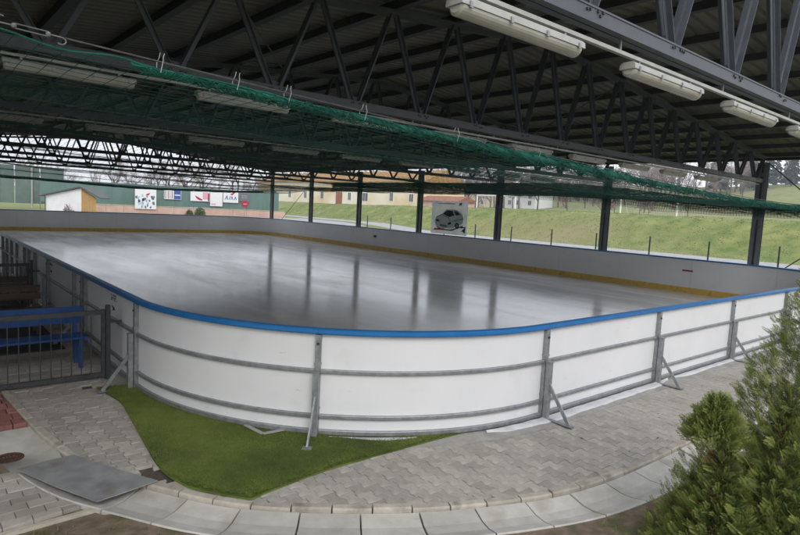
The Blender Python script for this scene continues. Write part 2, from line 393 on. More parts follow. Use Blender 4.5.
# ------------------------------------------------------------------ terrain
def th(x, y):
    zt = 3.1 - 0.55*sm(40, 90, y)
    z = -0.14 + sm(48, 57.5, x)*(zt+0.14) + 0.5*sm(46, 58, y)*(1-sm(48, 57, x))
    if x > 47:
        k = sm(47, 52, x)*(1-0.7*sm(60, 75, x))
        z += k*(0.16*noise.noise((x*0.35, y*0.25, 3.1)) + 0.10*noise.noise((x*1.1, y*0.9, 7.7)))
    h = sm(92, 270, x-0.3*max(0, y-30)); z += 17.5*h
    if h > 0: z += h*1.2*noise.noise((x*0.02, y*0.02, 1.3))
    return z
def axis(*segs):
    out = []
    for a, b, n in segs: out += list(np.linspace(a, b, n, endpoint=False))
    return out + [segs[-1][1]]
_th0 = th
def th(x, y):
    return _th0(x, y)+0.9*sm(-3.6, -5.4, y)*(1-sm(6, 12, x))*sm(-60, -20, x)*sm(-40, -25, y)+2.6*sm(-5.5, -16, y)*sm(-80, -40, y)*sm(-70, -20, x)*(1-sm(25, 45, x))
gx = axis((-400, -60, 10), (-60, 38, 22), (38, 62, 60), (62, 120, 20), (120, 330, 30), (330, 600, 8))
gy = axis((-400, -60, 10), (-60, -20, 14), (-20, 0, 40), (0, 100, 110), (100, 300, 34), (300, 600, 8))
mb = MB()
mb.v = [(x, y, th(x, y)) for x in gx for y in gy]
ny_ = len(gy)
mb.f = [(i*ny_+j, (i+1)*ny_+j, (i+1)*ny_+j+1, i*ny_+j+1) for i in range(len(gx)-1) for j in range(ny_-1)]
tag(mb.build("ground", m_terrain, smooth=True), kind="structure")

def strip_sheet(name, m, x0, x1, y0, y1, dz, nx=4, ny=60, wob=0.0):
    mb = MB()
    for i in range(nx+1):
        for j in range(ny+1):
            y = y0+(y1-y0)*j/ny
            x = x0+(x1-x0)*i/nx
            if i in (0, nx): x += wob*noise.noise((y*0.4, i, 5.5))
            mb.v.append((x, y, th(x, y)+dz))
    k = ny+1
    mb.f = [(i*k+j, (i+1)*k+j, (i+1)*k+j+1, i*k+j+1) for i in range(nx) for j in range(ny)]
    return tag(mb.build(name, m), kind="structure")
strip_sheet("road", m_asphalt, 42.2, 47.2, -80, 140, 0.03, 6, 120, 0.3)
strip_sheet("path", m_asphalt, -20, 40.5, 52, 66.5, 0.03, 40, 12, 0.2)

# grass tufts on the bank (uncountable)
def tufts(name, pts, hmin, hmax, w, m, lean=0.5, tintf=None):
    n = len(pts); P = np.array(pts)
    a = np.random.rand(n)*2*pi; h = hmin+(hmax-hmin)*np.random.rand(n); ww = w*(0.6+0.8*np.random.rand(n))
    d = np.stack([np.cos(a), np.sin(a), np.zeros(n)], 1)
    ln = (np.random.rand(n, 2)-0.5)*2*lean*h[:, None]
    tip = P+np.stack([ln[:, 0], ln[:, 1], h], 1)
    V = np.concatenate([P-d*ww[:, None], P+d*ww[:, None], tip], 1).reshape(-1, 3)
    F = np.arange(3*n).reshape(-1, 3)
    t = tintf(P) if tintf else np.random.rand(n)
    return link(name, npmesh(name, V, F, m, tint=t))
pts = []
for _ in range(60000):
    x = random.uniform(47.4, 60); y = random.uniform(-12, 95)
    pts.append((x, y, th(x, y)-0.02))
def bank_t(P):
    return np.array([min(1, max(0, 0.38+1.0*noise.noise((q[0]*0.3, q[1]*0.12, 0.4))+0.75*noise.noise((q[0]*0.9, q[1]*0.45, 3.4))+0.18*(random.random()-0.5))) for q in P])
tag(tufts("bank_grass", pts, 0.02, 0.07, 0.06, m_bank_blade, tintf=bank_t), "rough green and straw coloured grass covering the bank", "grass", kind="stuff")
pts = []
for _ in range(9000):
    x = random.uniform(21.6, 40.6); y = random.uniform(-6, 40); pts.append((x, y, -0.15))
tag(tufts("verge_grass", pts, 0.05, 0.2, 0.03, m_bank_blade), "short grass on the verge between the rink and the road", "grass", kind="stuff")

# ------------------------------------------------------------------ ice
mb = MB()
nring = 160
poly = [rp(PERIM*i/nring, -0.004, ICE_Z) for i in range(nring)]
mb.add(poly, [tuple(range(nring))])
tag(mb.build("ice", m_ice), kind="structure")

# ------------------------------------------------------------------ rink boards
boards = thing("rink_boards", (0, 0, 0), "white plastic rink boards with blue top cap running round the whole ice", "rink boards")
post_mesh = MB().box(-0.03, 0.03, 0.008, 0.062, -0.02, 1.135)
for z in (0.30, 0.80): post_mesh.box(-0.036, 0.036, 0.004, 0.068, z, z+0.025)
post_me = post_mesh.mesh("post", m_galv)
stake_me = MB().box(-0.032, 0.032, 0.075, 0.135, 0.0, 0.73).box(-0.036, 0.036, 0.071, 0.139, 0.73, 0.742).mesh("stake", m_galv)
br = MB(); br.beam((0, 0.115, 0.46), (0, 0.44, 0.03), 0.045, 0.02, (1, 0, 0)); 
brace_me = br.mesh("brace", m_galv)
foot_me = MB().box(-0.03, 0.03, 0.06, 0.50, 0.016, 0.026).box(-0.05, 0.05, 0.40, 0.49, 0.026, 0.032).mesh("foot_plate", m_galv)
bolt_me = MB().box(-0.012, 0.012, 0.062, 0.076, 1.03, 1.05).mesh("bolt", m_bolt)
def put(name, me, t, parent, flip=False):
    (x, y), (nx, ny) = ring(t); o = link(name, me, parent)
    o.location = (x, y, 0); o.rotation_euler = (0, 0, atan2(ny, nx)-pi/2); return o
def visible_outside(k):      # outer faces that the photograph can show: near end, near corner and left side
    return k <= 6 or k >= NP-14
for k in range(NP):
    t0, t1 = T0+k*S, T0+(k+1)*S
    g = 0.003
    sweep(MB(), [(-0.006, 0.02), (0.006, 0.02), (0.006, 1.15), (-0.006, 1.15)], t0+g, t1-g).build("panel", m_panel, boards)
    sweep(MB(), [(-0.018, ICE_Z), (-0.0065, ICE_Z), (-0.0065, 0.10), (-0.011, 0.105), (-0.018, 0.10)], t0+g, t1-g).build("kick_plate", m_kick, boards)
    sweep(MB(), [(-0.032, 1.145), (0.066, 1.145), (0.072, 1.158), (0.07, 1.188), (0.056, 1.2), (-0.022, 1.2), (-0.034, 1.19), (-0.036, 1.158)],
          t0+0.0015, t1-0.0015).build("top_cap", m_cap, boards)
    for z0, z1 in ((0.71, 0.752), (0.205, 0.247), (0.022, 0.075)):
        sweep(MB(), [(0.0085, z0), (0.044, z0), (0.048, z0+0.006), (0.048, z1-0.006), (0.044, z1), (0.0085, z1)], t0+0.034, t1-0.034).build("rail", m_galv, boards)
    p = put("post", post_me, t0, boards)
    if visible_outside(k):
        st = put("stake", stake_me, t0, boards)
        link("brace", brace_me, st); link("foot_plate", foot_me, st); link("bolt", bolt_me, p)
# door posts in the left-hand boards
for px_t in (LEN-R-6.9, LEN-R-7.6, LEN-R-10.4, LEN-R-13.2, LEN-R-14.0):
    pass
LT = (W-2*R) + pi*R/2 + (LEN-2*R) + pi*R/2 + (W-2*R) + pi*R/2      # t where the left side starts (Y = LEN-R)
for Y in (6.35, 7.15, 11.0, 11.8, 13.6, 14.5, 16.2):
    put("door_post", post_me, LT+(LEN-R-Y), boards)
# scuffs and dirt marks on the outer faces
for i in range(34):
    t = T0-S*2+random.random()*S*6; z = random.choice((random.uniform(0.09, 0.19), random.uniform(0.27, 0.66), random.uniform(0.8, 1.1))); ln = random.uniform(0.02, 0.10); hh = random.uniform(0.002, 0.006); sl = random.uniform(-0.02, 0.02)
    MB().add([rp(t, 0.0072, z), rp(t+ln, 0.0072, z+sl), rp(t+ln*0.9, 0.0072, z+sl+hh), rp(t+ln*0.1, 0.0072, z+hh)], [(0, 1, 2, 3)]).build("scuff_mark", m_scuff, boards)
# stickers
def flat_on_left(Y0, Y1, z0, z1, m, name, parent, shear=0.0):
    mb = MB().add([(-0.0072, Y0, z0), (-0.0072, Y1, z0), (-0.0072, Y1+shear, z1), (-0.0072, Y0+shear, z1)], [(0, 1, 2, 3)])
    return mb.build(name, m, parent)
st = flat_on_left(4.68, 4.92, 1.02, 1.035, m_ink, "printed_notice", boards)
tag(st, "small black printed lines and bird shaped mark on a panel")
for i in range(9):
    y = 4.66+i*0.032
    for z in (0.985, 1.05):
        if random.random() < 0.85: flat_on_left(y, y+0.022, z, z+0.028, m_ink, "letter_mark", st, 0.004)
mb = MB().add([(-0.0073, 4.70, 0.86), (-0.0073, 4.78, 0.90), (-0.0073, 4.90, 0.92), (-0.0073, 4.84, 0.87), (-0.0073, 4.86, 0.83), (-0.0073, 4.78, 0.855)], [(0, 1, 2, 3, 4, 5)])
mb.build("bird_mark", m_ink, st)
flat_on_left(9.2, 9.45, 1.02, 1.05, m_ink, "letter_mark", st); flat_on_left(9.25, 9.4, 0.88, 0.92, m_ink, "bird_mark", st)
def flat_on_far(Y0, Y1, z0, z1, m, name):
    x = W-0.0075
    return MB().add([(x, Y0, z0), (x, Y1, z0), (x, Y1, z1), (x, Y0, z1)], [(0, 1, 2, 3)]).build(name, m, boards)
flat_on_far(5.35, 5.75, 0.70, 0.765, m_ink_red, "red_sticker")
flat_on_far(24.6, 24.9, 0.62, 0.76, m_ink, "dark_sticker")

# concrete base strip and white foil under the boards
mb = MB(); sweep(mb, [(-0.05, -0.13), (0.30, -0.13), (0.30, 0.004), (-0.0, 0.004)], PERIM-pi*R/2-34, PERIM+17.0, 0.3)
tag(mb.build("board_footing", m_strip), kind="structure")
def foil(name, ta, tb, o0, o1, seed, label):
    n = int((tb-ta)/0.06); mb = MB()
    for i in range(n+1):
        t = ta+(tb-ta)*i/n; e = sm(0, 0.08, i/n)*sm(0, 0.12, 1-i/n)
        w = o0+0.02+(o1-o0)*e*(0.75+0.45*noise.noise((t*1.3, seed, 0))+0.2*noise.noise((t*6, seed, 2)))
        zz = 0.016+0.016*abs(noise.noise((t*3.1, seed, 5)))
        (a, b), nn = ring(t)
        mb.v += [rp(t, o0, zz+0.012), rp(t, o0+(w-o0)*0.6, zz+0.006), rp(t, w, 0.0155), rp(t, w+0.002, 0.006)]
    for i in range(n):
        for j in range(3): mb.f.append((i*4+j, i*4+j+1, i*4+4+j+1, i*4+4+j))
    return tag(mb.build(name, m_foil, smooth=True), label, "foil")
foil("white_foil", PERIM-2.65, PERIM-1.7, 0.09, 0.17, 1.0, "short white foil strip on the green turf under the boards")
foil("white_foil", PERIM-0.85, PERIM+3.4, 0.08, 0.21, 4.0, "white foil strip between turf tip and the second straight post")
foil("white_foil", 3.6, 8.6, 0.08, 0.15, 9.0, "narrow white foil along the straight boards toward the right edge")
# light V-shaped strip lying on the turf
mb = MB(); mb.beam((0.54, 1.62, 0.036), (0.585, 1.285, 0.034), 0.05, 0.008); tv = thing("edging_strip", (0.6, 1.3, 0.02), "pale angled V-shaped strip lying on the turf under the boards", "strip")
mb.build("short_arm", m_strip, tv); MB().beam((0.585, 1.285, 0.035), (0.98, 1.265, 0.034), 0.05, 0.008).build("long_arm", m_strip, tv)

# ------------------------------------------------------------------ kerb line, gutter, paving
KP = [(-1.52, 6.5), (-1.50, 5.4), (-1.44, 4.3), (-1.37, 3.31), (-1.24, 2.15), (-1.03, 1.3), (-0.69, 0.70), (-0.37, 0.20), (0.02, -0.20), (0.80, -0.76), (1.46, -1.10),
      (2.16, -1.36), (2.80, -1.475), (3.67, -1.51), (5.14, -1.51), (8, -1.51), (12, -1.51), (17.5, -1.51)]
def catmull(P, n=14):
    out = []
    for i in range(len(P)-1):
        a = P[max(0, i-1)]; b = P[i]; c = P[i+1]; d = P[min(len(P)-1, i+2)]
        for k in range(n):
            t = k/n
            out.append(tuple(0.5*((2*b[j])+(-a[j]+c[j])*t+(2*a[j]-5*b[j]+4*c[j]-d[j])*t*t+(-a[j]+3*b[j]-3*c[j]+d[j])*t**3) for j in (0, 1)))
    out.append(P[-1]); return out
KC = catmull(KP)
KL = [0.0]
for i in range(1, len(KC)): KL.append(KL[-1]+sqrt((KC[i][0]-KC[i-1][0])**2+(KC[i][1]-KC[i-1][1])**2))
def kpt(s_, off):
    """point at arc length s_; off>0 towards the rink"""
    s_ = max(0, min(KL[-1]-1e-6, s_))
    lo, hi = 0, len(KL)-1
    while hi-lo > 1:
        m_ = (lo+hi)//2
        if KL[m_] <= s_: lo = m_
        else: hi = m_
    f = (s_-KL[lo])/(KL[lo+1]-KL[lo])
    x = KC[lo][0]+(KC[lo+1][0]-KC[lo][0])*f; y = KC[lo][1]+(KC[lo+1][1]-KC[lo][1])*f
    a = KC[max(0, lo-1)]; b = KC[min(len(KC)-1, lo+2)]
    dx, dy = b[0]-a[0], b[1]-a[1]; d = sqrt(dx*dx+dy*dy); nx, ny = -dy/d, dx/d
    return (x+nx*off, y+ny*off)
def kerb_side(x, y):
    """signed distance to the kerb line, >0 on the rink side; also index"""
    best = None
    for i in range(0, len(KC), 2):
        d = (KC[i][0]-x)**2+(KC[i][1]-y)**2
        if best is None or d < best[0]: best = (d, i)
    i = best[1]; a = KC[max(0, i-1)]; b = KC[min(len(KC)-1, i+1)]
    dx, dy = b[0]-a[0], b[1]-a[1]; d = sqrt(dx*dx+dy*dy)
    nx, ny = -dy/d, dx/d
    return (x-KC[i][0])*nx+(y-KC[i][1])*ny, (KC[i], (nx, ny))

kerb = thing("kerb", (1.0, -0.9, 0), "weathered concrete kerb stones curving between the paving and the gutter", "kerb")
s_ = 0.0
while s_ < KL[-1]-0.1:
    x, y = kpt(s_, 0)
    ln = 0.34 if x < 2.9 else 1.0
    e = min(KL[-1], s_+ln-0.012); n = max(2, int((e-s_)/0.12))
    A = [kpt(s_+(e-s_)*i/n, 0.0) for i in range(n+1)]; B = [kpt(s_+(e-s_)*i/n, 0.075) for i in range(n+1)]
    dz = random.uniform(-0.006, 0.008)
    mb = MB()
    for i in range(n+1):
        a, b = A[i], B[i]
        a2 = (a[0]+(b[0]-a[0])*0.16, a[1]+(b[1]-a[1])*0.16)
        mb.v += [(*a, -0.13), (*a, 0.000+dz), (*a2, 0.014+dz), (*b, 0.014+dz), (*b, -0.13)]
    for i in range(n):
        for j in range(4): mb.f.append((i*5+j, (i+1)*5+j, (i+1)*5+j+1, i*5+j+1))
    mb.f += [(4, 3, 2, 1, 0), tuple(n*5+j for j in range(5))]
    mb.build("kerb_stone", m_kerb, kerb)
    s_ += ln
gutter = thing("gutter", (1.0, -1.2, 0), "pale concrete gutter slabs laid in a curve outside the kerb", "gutter")
s_ = 4.72
while s_ < KL[-1]-0.1:
    ln = 0.5; e = min(KL[-1], s_+ln-0.014); n = 4; mb = MB(); dz = random.uniform(-0.006, 0.006)
    for i in range(n+1):
        q = s_+(e-s_)*i/n
        for o, z in ((-0.006, -0.14), (-0.006, -0.022), (-0.18, -0.05), (-0.31, -0.042), (-0.44, -0.006), (-0.452, -0.014), (-0.452, -0.14)):
            mb.v.append((*kpt(q, o), z+dz))
    for i in range(n):
        for j in range(6): mb.f.append((i*7+j, i*7+j+1, (i+1)*7+j+1, (i+1)*7+j))
    mb.f += [tuple(range(7)), tuple(n*7+j for j in range(7))[::-1]]
    mb.build("gutter_slab", m_concrete, gutter)
    s_ += ln

# paving bed below the pavers
mb = MB(); n = 120
for i in range(n+1):
    q = KL[-1]*i/n; a = kpt(q, 0.05); b = kpt(q, 3.2 if a[0] < 3 else 1.4)
    mb.v += [(*a, -0.022), (*b, -0.022)]
bedpoly = [kpt(KL[-1]*i/n, 0.05) for i in range(n+1)]
inner = [(17.5, -0.2), (3.6, -0.2)] + [rp(PERIM-pi*R/2*(1-c), 0.15, 0)[:2] for c in [0.9, 0.7, 0.5, 0.3, 0.1, 0]] + [(-0.15, 6.5)]
mb = MB(); mb.add([(x, y, -0.024) for x, y in bedpoly+inner], [tuple(range(len(bedpoly)+len(inner)))])
tag(mb.build("paving_bed", m_bed), kind="structure")

pav = thing("paved_walk", (2.0, -0.7, 0), "grey interlocking paver walkway between rink boards and kerb", "paving")
UL, VL, DD, G = 0.175, 0.140, 0.0115, 0.003
hprof = [(0.0, DD), (0.20, DD), (0.32, -DD), (0.68, -DD), (0.80, DD), (1.0, DD)]
def paver_poly():
    top = [(u, VL/2+h) for u, h in hprof]
    bot = [(u, -(VL/2+h)) for u, h in hprof[::-1]]
    P = [((u-0.5)*UL, v) for u, v in top+bot]
    return [(x*(1-2*G/UL), y*(1-2*G/VL)) for x, y in P]     # local u along length, v across
PP = paver_poly()
def clip(poly, pt, nrm):
    out = []
    n = len(poly)
    for i in range(n):
        a, b = poly[i], poly[(i+1) % n]
        da = (a[0]-pt[0])*nrm[0]+(a[1]-pt[1])*nrm[1]; db = (b[0]-pt[0])*nrm[0]+(b[1]-pt[1])*nrm[1]
        if da >= 0: out.append(a)
        if (da >= 0) != (db >= 0):
            t = da/(da-db); out.append((a[0]+(b[0]-a[0])*t, a[1]+(b[1]-a[1])*t))
    return out
def area(P): return abs(sum(P[i][0]*P[(i+1) % len(P)][1]-P[(i+1) % len(P)][0]*P[i][1] for i in range(len(P))))/2
TURF = [(-0.46, 3.86), (-0.36, 3.2), (-0.41, 2.59), (-0.50, 1.8), (-0.57, 1.08), (-0.50, 0.62), (-0.34, 0.34), (-0.19, 0.14), (-0.13, 0.085), (0.06, 0.125), (0.74, 0.20), (1.61, 0.185), (2.63, 0.13), (3.0, 0.02)]
def in_poly(x, y, P):
    c = False
    for i in range(len(P)):
        a, b = P[i], P[i-1]
        if (a[1] > y) != (b[1] > y) and x < (b[0]-a[0])*(y-a[1])/(b[1]-a[1])+a[0]: c = not c
    return c
turf_full = TURF + [rp(PERIM-0.5-pi*R/2*c, 0.02, 0)[:2] for c in np.linspace(0, 0.96, 16)]
pieces = []
for ci in range(-14, 128):              # columns along X
    xc = ci*VL+0.03
    for cj in range(-11, 46):
        yc = (cj+(0.5 if ci % 2 else 0))*UL
        sdf = rink_sdf(xc, yc)
        if sdf < 0.22 or sdf > 3.2: continue
        if yc > 6.4 or xc > 17.3: continue
        ks, (kp, kn) = kerb_side(xc, yc)
        if ks < 0.0: continue
        if in_poly(xc, yc, turf_full):
            # buried well under the turf: nothing of it shows
            if in_poly(xc+0.12, yc+0.12, turf_full) and in_poly(xc-0.12, yc-0.12, turf_full) and in_poly(xc+0.12, yc-0.12, turf_full) and in_poly(xc-0.12, yc+0.12, turf_full): continue
        if min((xc+0.50)**2+(yc-3.98)**2, 1.2*(xc+0.60)**2+0.12*(yc-0.98)**2) < 0.010: continue      # stones missing at the mat's edge
        P = [(xc+v, yc+u) for u, v in PP]
        if ks < 0.30: P = clip(P, (kp[0]+kn[0]*0.080, kp[1]+kn[1]*0.080), kn)
        if len(P) > 2 and sdf < 0.50:
            # cut along the footing edge
            e = 1e-3; gxn = (rink_sdf(xc+e, yc)-rink_sdf(xc-e, yc))/(2*e); gyn = (rink_sdf(xc, yc+e)-rink_sdf(xc, yc-e))/(2*e)
            P = clip(P, (xc-gxn*(sdf-0.305), yc-gyn*(sdf-0.305)), (gxn, gyn))
        if len(P) < 3 or area(P) < 0.002: continue
        d = sqrt((xc-CAM[0])**2+(yc-CAM[1])**2)
        pieces.append((d, xc, yc, P))
pieces.sort(key=lambda q: q[0])
full_a = area(PP)
std = [MB().prism(PP, -0.03, 0.0, 0.0022).mesh("paver", m_paver) for _ in range(1)][0]
rest = MB()
for idx, (d, xc, yc, P) in enumerate(pieces):
    dz = random.uniform(-0.0035, 0.0035)
    tx, ty = random.uniform(-0.009, 0.009), random.uniform(-0.009, 0.009)
    if idx < 300:
        if abs(area(P)-full_a) < 1e-5:
            o = link("paver", std, pav); o.location = (xc-2.0, yc+0.7, dz); o.rotation_euler = (tx, ty, pi/2)
        else:
            MB().prism(P, -0.03, lambda x, y: dz+(x-xc)*tx+(y-yc)*ty, 0.0022).build("paver", m_paver, pav)
    else:
        rest.prism(P, -0.03, lambda x, y: dz+(x-xc)*tx+(y-yc)*ty, 0.0022 if d < 12 else 0)
o = rest.build("far_pavers", m_paver, pav); tag(o, kind="stuff")

# paving beyond the gate and left of it (in shade)
gl = thing("bench_area_paving", (-0.9, 6, 0), "shaded grey concrete slabs behind the dark steel gate by the boards", "paving")
for i in range(5):
    for j in range(18):
        x0 = -1.32-0.0+i*0.27-0.0; y0 = 4.45+j*0.3
        if j < 1 and False: continue
        MB().prism([(x0, y0), (x0+0.262, y0), (x0+0.262, y0+0.292), (x0, y0+0.292)], -0.05, 0.006+random.uniform(-0.003, 0.003), 0.003).build("slab", m_paver, gl)

# red and grey stones, gully and steel plate on the left
red = thing("red_paved_patch", (-1.7, 3.6, 0), "patch of weathered red pavers at the left edge beside the kerb", "paving")
for i in range(7):
    for j in range(8):
        x0 = -2.50+i*0.205+(0.03 if j % 2 else 0); y0 = 3.02+j*0.205
        k_, (kp, kn) = kerb_side(x0+0.1, y0+0.1)
        P = clip([(x0, y0), (x0+0.196, y0), (x0+0.196, y0+0.196), (x0, y0+0.196)], (kp[0]-kn[0]*0.006, kp[1]-kn[1]*0.006), (-kn[0], -kn[1]))
        if len(P) < 3 or area(P) < 0.002: continue
        MB().prism(P, -0.06, random.uniform(-0.004, 0.004), 0.004).build("red_paver", m_paver_red, red)
gully = thing("gully", (-1.62, 2.3, 0), "sunken concrete gully with round rusty grate at the left edge", "drain")
gc = (-1.60, 2.32)
mb = MB(); n = 28
rr = [(0.0, -0.102), (0.115, -0.100), (0.13, -0.085), (0.34, -0.02)]
for k in range(n):
    a = 2*pi*k/n
    for j, (r_, z) in enumerate(rr[1:]):
        x, y = gc[0]+cos(a)*r_, gc[1]+sin(a)*r_
        if j == 2:                       # outer rim is square
            q = 0.42/max(abs(cos(a)), abs(sin(a))); x = min(gc[0]+cos(a)*q*0.9, gc[0]+0.38); y = gc[1]+sin(a)*q*1.45
        mb.v.append((x, y, z))
for k in range(n):
    for j in range(2): mb.f.append((k*3+j, k*3+j+1, ((k+1) % n)*3+j+1, ((k+1) % n)*3+j))
mb.f.append(tuple(k*3 for k in range(n)))
mb.build("funnel", m_concrete, gully, smooth=True)
mb = MB()
for k in range(24):
    a0, a1 = 2*pi*k/24, 2*pi*(k+1)/24
    mb.add([(gc[0]+cos(a)*r_, gc[1]+sin(a)*r_, z) for z in (-0.1, -0.082) for a in (a0, a1) for r_ in (0.095, 0.125)], [(0,1,3,2),(4,6,7,5),(1,5,7,3),(0,2,6,4)])
for i in range(-3, 4):
    w = sqrt(max(0.0, 0.1**2-(i*0.027)**2)); mb.box(gc[0]+i*0.027-0.008, gc[0]+i*0.027+0.008, gc[1]-w, gc[1]+w, -0.1, -0.084)
mb.box(gc[0]-0.098, gc[0]+0.098, gc[1]-0.008, gc[1]+0.008, -0.1, -0.083)
mb.build("grate", m_rust, gully)
gap = MB()
PL = [(-1.62, 1.70), (-1.15, 1.76), (-0.685, 0.80), (-1.20, 0.70)]
PLP = catmull([PL[0], (-1.38, 1.745), PL[1]], 3) + catmull([(-1.15, 1.76), (-0.93, 1.27), PL[2]], 3)[1:] + [(-0.95, 0.745), PL[3]] + [(-1.42, 1.18)]
mb = MB().prism(PLP, lambda x, y: 0.034, lambda x, y: 0.044)
tag(mb.build("steel_plate", m_plate), "flat grey steel plate bridging the gutter near the bottom left", "plate")
# outer grey walk at the lower left
gp = thing("side_walk", (-1.7, 1.3, 0), "grey rectangular pavers below the steel plate at the left edge", "paving")
for i in range(-1, 7):
    for j in range(-2, 9):
        x0 = -2.55+i*0.205+(0.1 if j % 2 else 0); y0 = 0.62+j*0.122
        cx_, cy_ = x0+0.1, y0+0.06
        k_, (kp, kn) = kerb_side(cx_, cy_)
        P = [(x0, y0), (x0+0.2, y0), (x0+0.2, y0+0.117), (x0, y0+0.117)]
        P = clip(P, (kp[0]-kn[0]*0.46, kp[1]-kn[1]*0.46), (-kn[0], -kn[1]))
        if len(P) > 2: P = clip(P, (-1.83, 0.74), (-0.12, 0.99))
        if len(P) > 2: P = clip(P, (-1.6, 1.86), (0, -1))
        if len(P) > 2 and area(P) > 0.002:
            MB().prism(P, -0.06, random.uniform(-0.01, -0.002), 0.003).build("paver", m_paver, gp)
MB().beam((-2.6, 0.66, -0.035), (-1.16, 0.70, -0.035), 0.04, 0.05).build("edging", m_kerb, gp)

# soil
mb = MB(); offs = [-0.455, -0.48, -0.53, -0.60, -0.70, -0.82, -0.96, -1.12, -1.3, -1.5, -1.75, -2.05, -2.4, -2.9, -3.6, -4.6, -6.0, -8.0]
ns_ = int(KL[-1]/0.07)
for i in range(ns_+1):
    for o in offs:
        x, y = kpt(KL[-1]*i/ns_, o)
        e = sm(-0.455, -0.75, o)
        z = -0.020+e*(0.014+0.022*noise.noise((x*2.1, y*2.1, 0))+0.014*noise.noise((x*7, y*7, 3)))
        if x < -1.0 and y > 0.55: z = -0.04
        mb.v.append((x, y, z+th(x, y)-_th0(x, y)))
no = len(offs)
mb.f = [(i*no+j, i*no+j+1, (i+1)*no+j+1, (i+1)*no+j) for i in range(ns_) for j in range(no-1)]
tag(mb.build("soil", m_soil, smooth=True), kind="structure")
pts = []
for _ in range(26000):
    x = random.uniform(-2.8, 6.5); y = random.uniform(-3.8, 0.7)
    if kerb_side(x, y)[0] > -0.5: continue
    dn = noise.noise((x*1.6, y*1.6, 9.0))+0.5*noise.noise((x*5, y*5, 2.0))
    if dn < 0.12 or random.random() > 0.75: continue
    if x < -1.1 and y > 0.6: continue
    pts.append((x, y, -0.03))
tag(tufts("soil_grass", pts, 0.015, 0.07, 0.004, m_grass_blade, 0.8), "sparse short grass tufts growing on the bare soil", "grass", kind="stuff")
# little stones and leaf bits
pts = MB()
for _ in range(420):
    x = random.uniform(-2.2, 5.5); y = random.uniform(-3.0, 0.6)
    k_ = kerb_side(x, y)[0]
    if k_ > -0.36 or (x < -1.1 and y > 0.5): continue
    z = 0.0 if k_ < -0.56 else (-0.035 if k_ > -0.44 else -0.02)
    r_ = random.uniform(0.004, 0.013)*(1.3 if k_ < -0.56 else 0.8)
    a = random.random()*6
    pts.add([(x+cos(a+q*2.1)*r_*random.uniform(0.7, 1.2), y+sin(a+q*2.1)*r_*random.uniform(0.7, 1.2), z-0.002) for q in range(3)]+[(x, y, z+r_*0.8)], [(0,1,3),(1,2,3),(2,0,3)])
tag(pts.build("soil_crumbs", m_soil), "crumbs of soil and small stones on the gutter edge", "soil", kind="stuff")

lf = []
for k in range(3):
    P = [(0, -1), (0.45, -0.45), (0.55, 0.1), (0.3, 0.7), (0, 1.1), (-0.32, 0.65), (-0.5, 0.0), (-0.4, -0.5)]
    lf.append(MB().add([(x*0.014*(1+0.2*sin(k*3+i)), y*0.015*(1+0.2*cos(k*2+i)), 0.004*abs(sin(i*1.7+k))) for i, (x, y) in enumerate(P)]+[(0, 0, 0.008)], [(i, (i+1) % 8, 8) for i in range(8)]).mesh("fallen_leaf", m_rust))
for i in range(16):
    q = random.uniform(KL[-1]*0.42, KL[-1]*0.62); o_ = random.uniform(-0.42, -0.05) if i < 12 else random.uniform(0.15, 0.8)
    x, y = kpt(q, o_)
    z = 0.006 if o_ > 0 else (-0.012 if o_ < -0.38 else -0.034)
    l_ = link("fallen_leaf", lf[i % 3], None, (x, y, z)); l_.rotation_euler = (0, 0, random.random()*6.28); l_.scale = (random.uniform(0.8, 1.5),)*3
    tag(l_, "small dry brown leaf bit lying on the gutter slabs or pavers right of centre", "leaf", "dry leaf bits on the ground")
# ------------------------------------------------------------------ turf
from mathutils.geometry import tessellate_polygon
turf_t = thing("turf_mat", (0.2, 1.0, 0.01), "bright green artificial turf mat lying at the rounded rink corner", "turf mat")
outl = catmull(TURF, 5) + [rp(PERIM-0.55-pi*R/2*c, 0.012, 0)[:2] for c in np.linspace(0, 0.93, 24)]
def turf_z(x, y): return 0.024+0.006*noise.noise((x*1.7, y*1.7, 1))+0.010*max(0, noise.noise((x*0.9+y*1.9, y*0.6-x*1.1, 4)))
mb = MB(); n = len(outl)
# grid fill
gxs = np.arange(-0.75, 3.2, 0.05); gys = np.arange(-0.1, 4.0, 0.05)
cells = MB(); ids = {}
def vid(i, j):
    if (i, j) not in ids:
        x, y = gxs[i], gys[j]; ids[i, j] = len(cells.v); cells.v.append((x, y, turf_z(x, y)))
    return ids[i, j]
for i in range(len(gxs)-1):
    for j in range(len(gys)-1):
        if all(in_poly(gxs[a], gys[b], outl) for a in (i, i+1) for b in (j, j+1)):
            cells.f.append((vid(i, j), vid(i+1, j), vid(i+1, j+1), vid(i, j+1)))
tri = tessellate_polygon([[Vector((x, y, 0)) for x, y in outl]])
base = MB(); base.v = [(x, y, 0.016) for x, y in outl]+[(x, y, 0.005) for x, y in outl]
base.f = [tuple(t) for t in tri]+[(i, (i+1) % n, (i+1) % n+n, i+n) for i in range(n)]
base.build("backing", m_turf, turf_t)
cells.build("mat_sheet", m_turf, turf_t, smooth=True)
pts = []
while len(pts) < 70000:
    x = random.uniform(-0.7, 3.0); y = random.uniform(0.0, 3.9)
    if in_poly(x, y, outl): pts.append((x-0.2, y-1.0, turf_z(x, y)-0.004-0.01))
def turf_tint(P):
    return np.array([min(1, max(0, 0.42+0.95*noise.noise((q[0]*1.0+0.6, q[1]*1.0, 0.4))+0.35*noise.noise((q[0]*9, q[1]*9, 0.4))+0.6*(random.random()-0.5))) for q in P])
o = tufts("fibres", pts, 0.010, 0.018, 0.0032, m_turf_blade, 0.8, turf_tint); o.parent = turf_t; tag(o, kind="stuff")

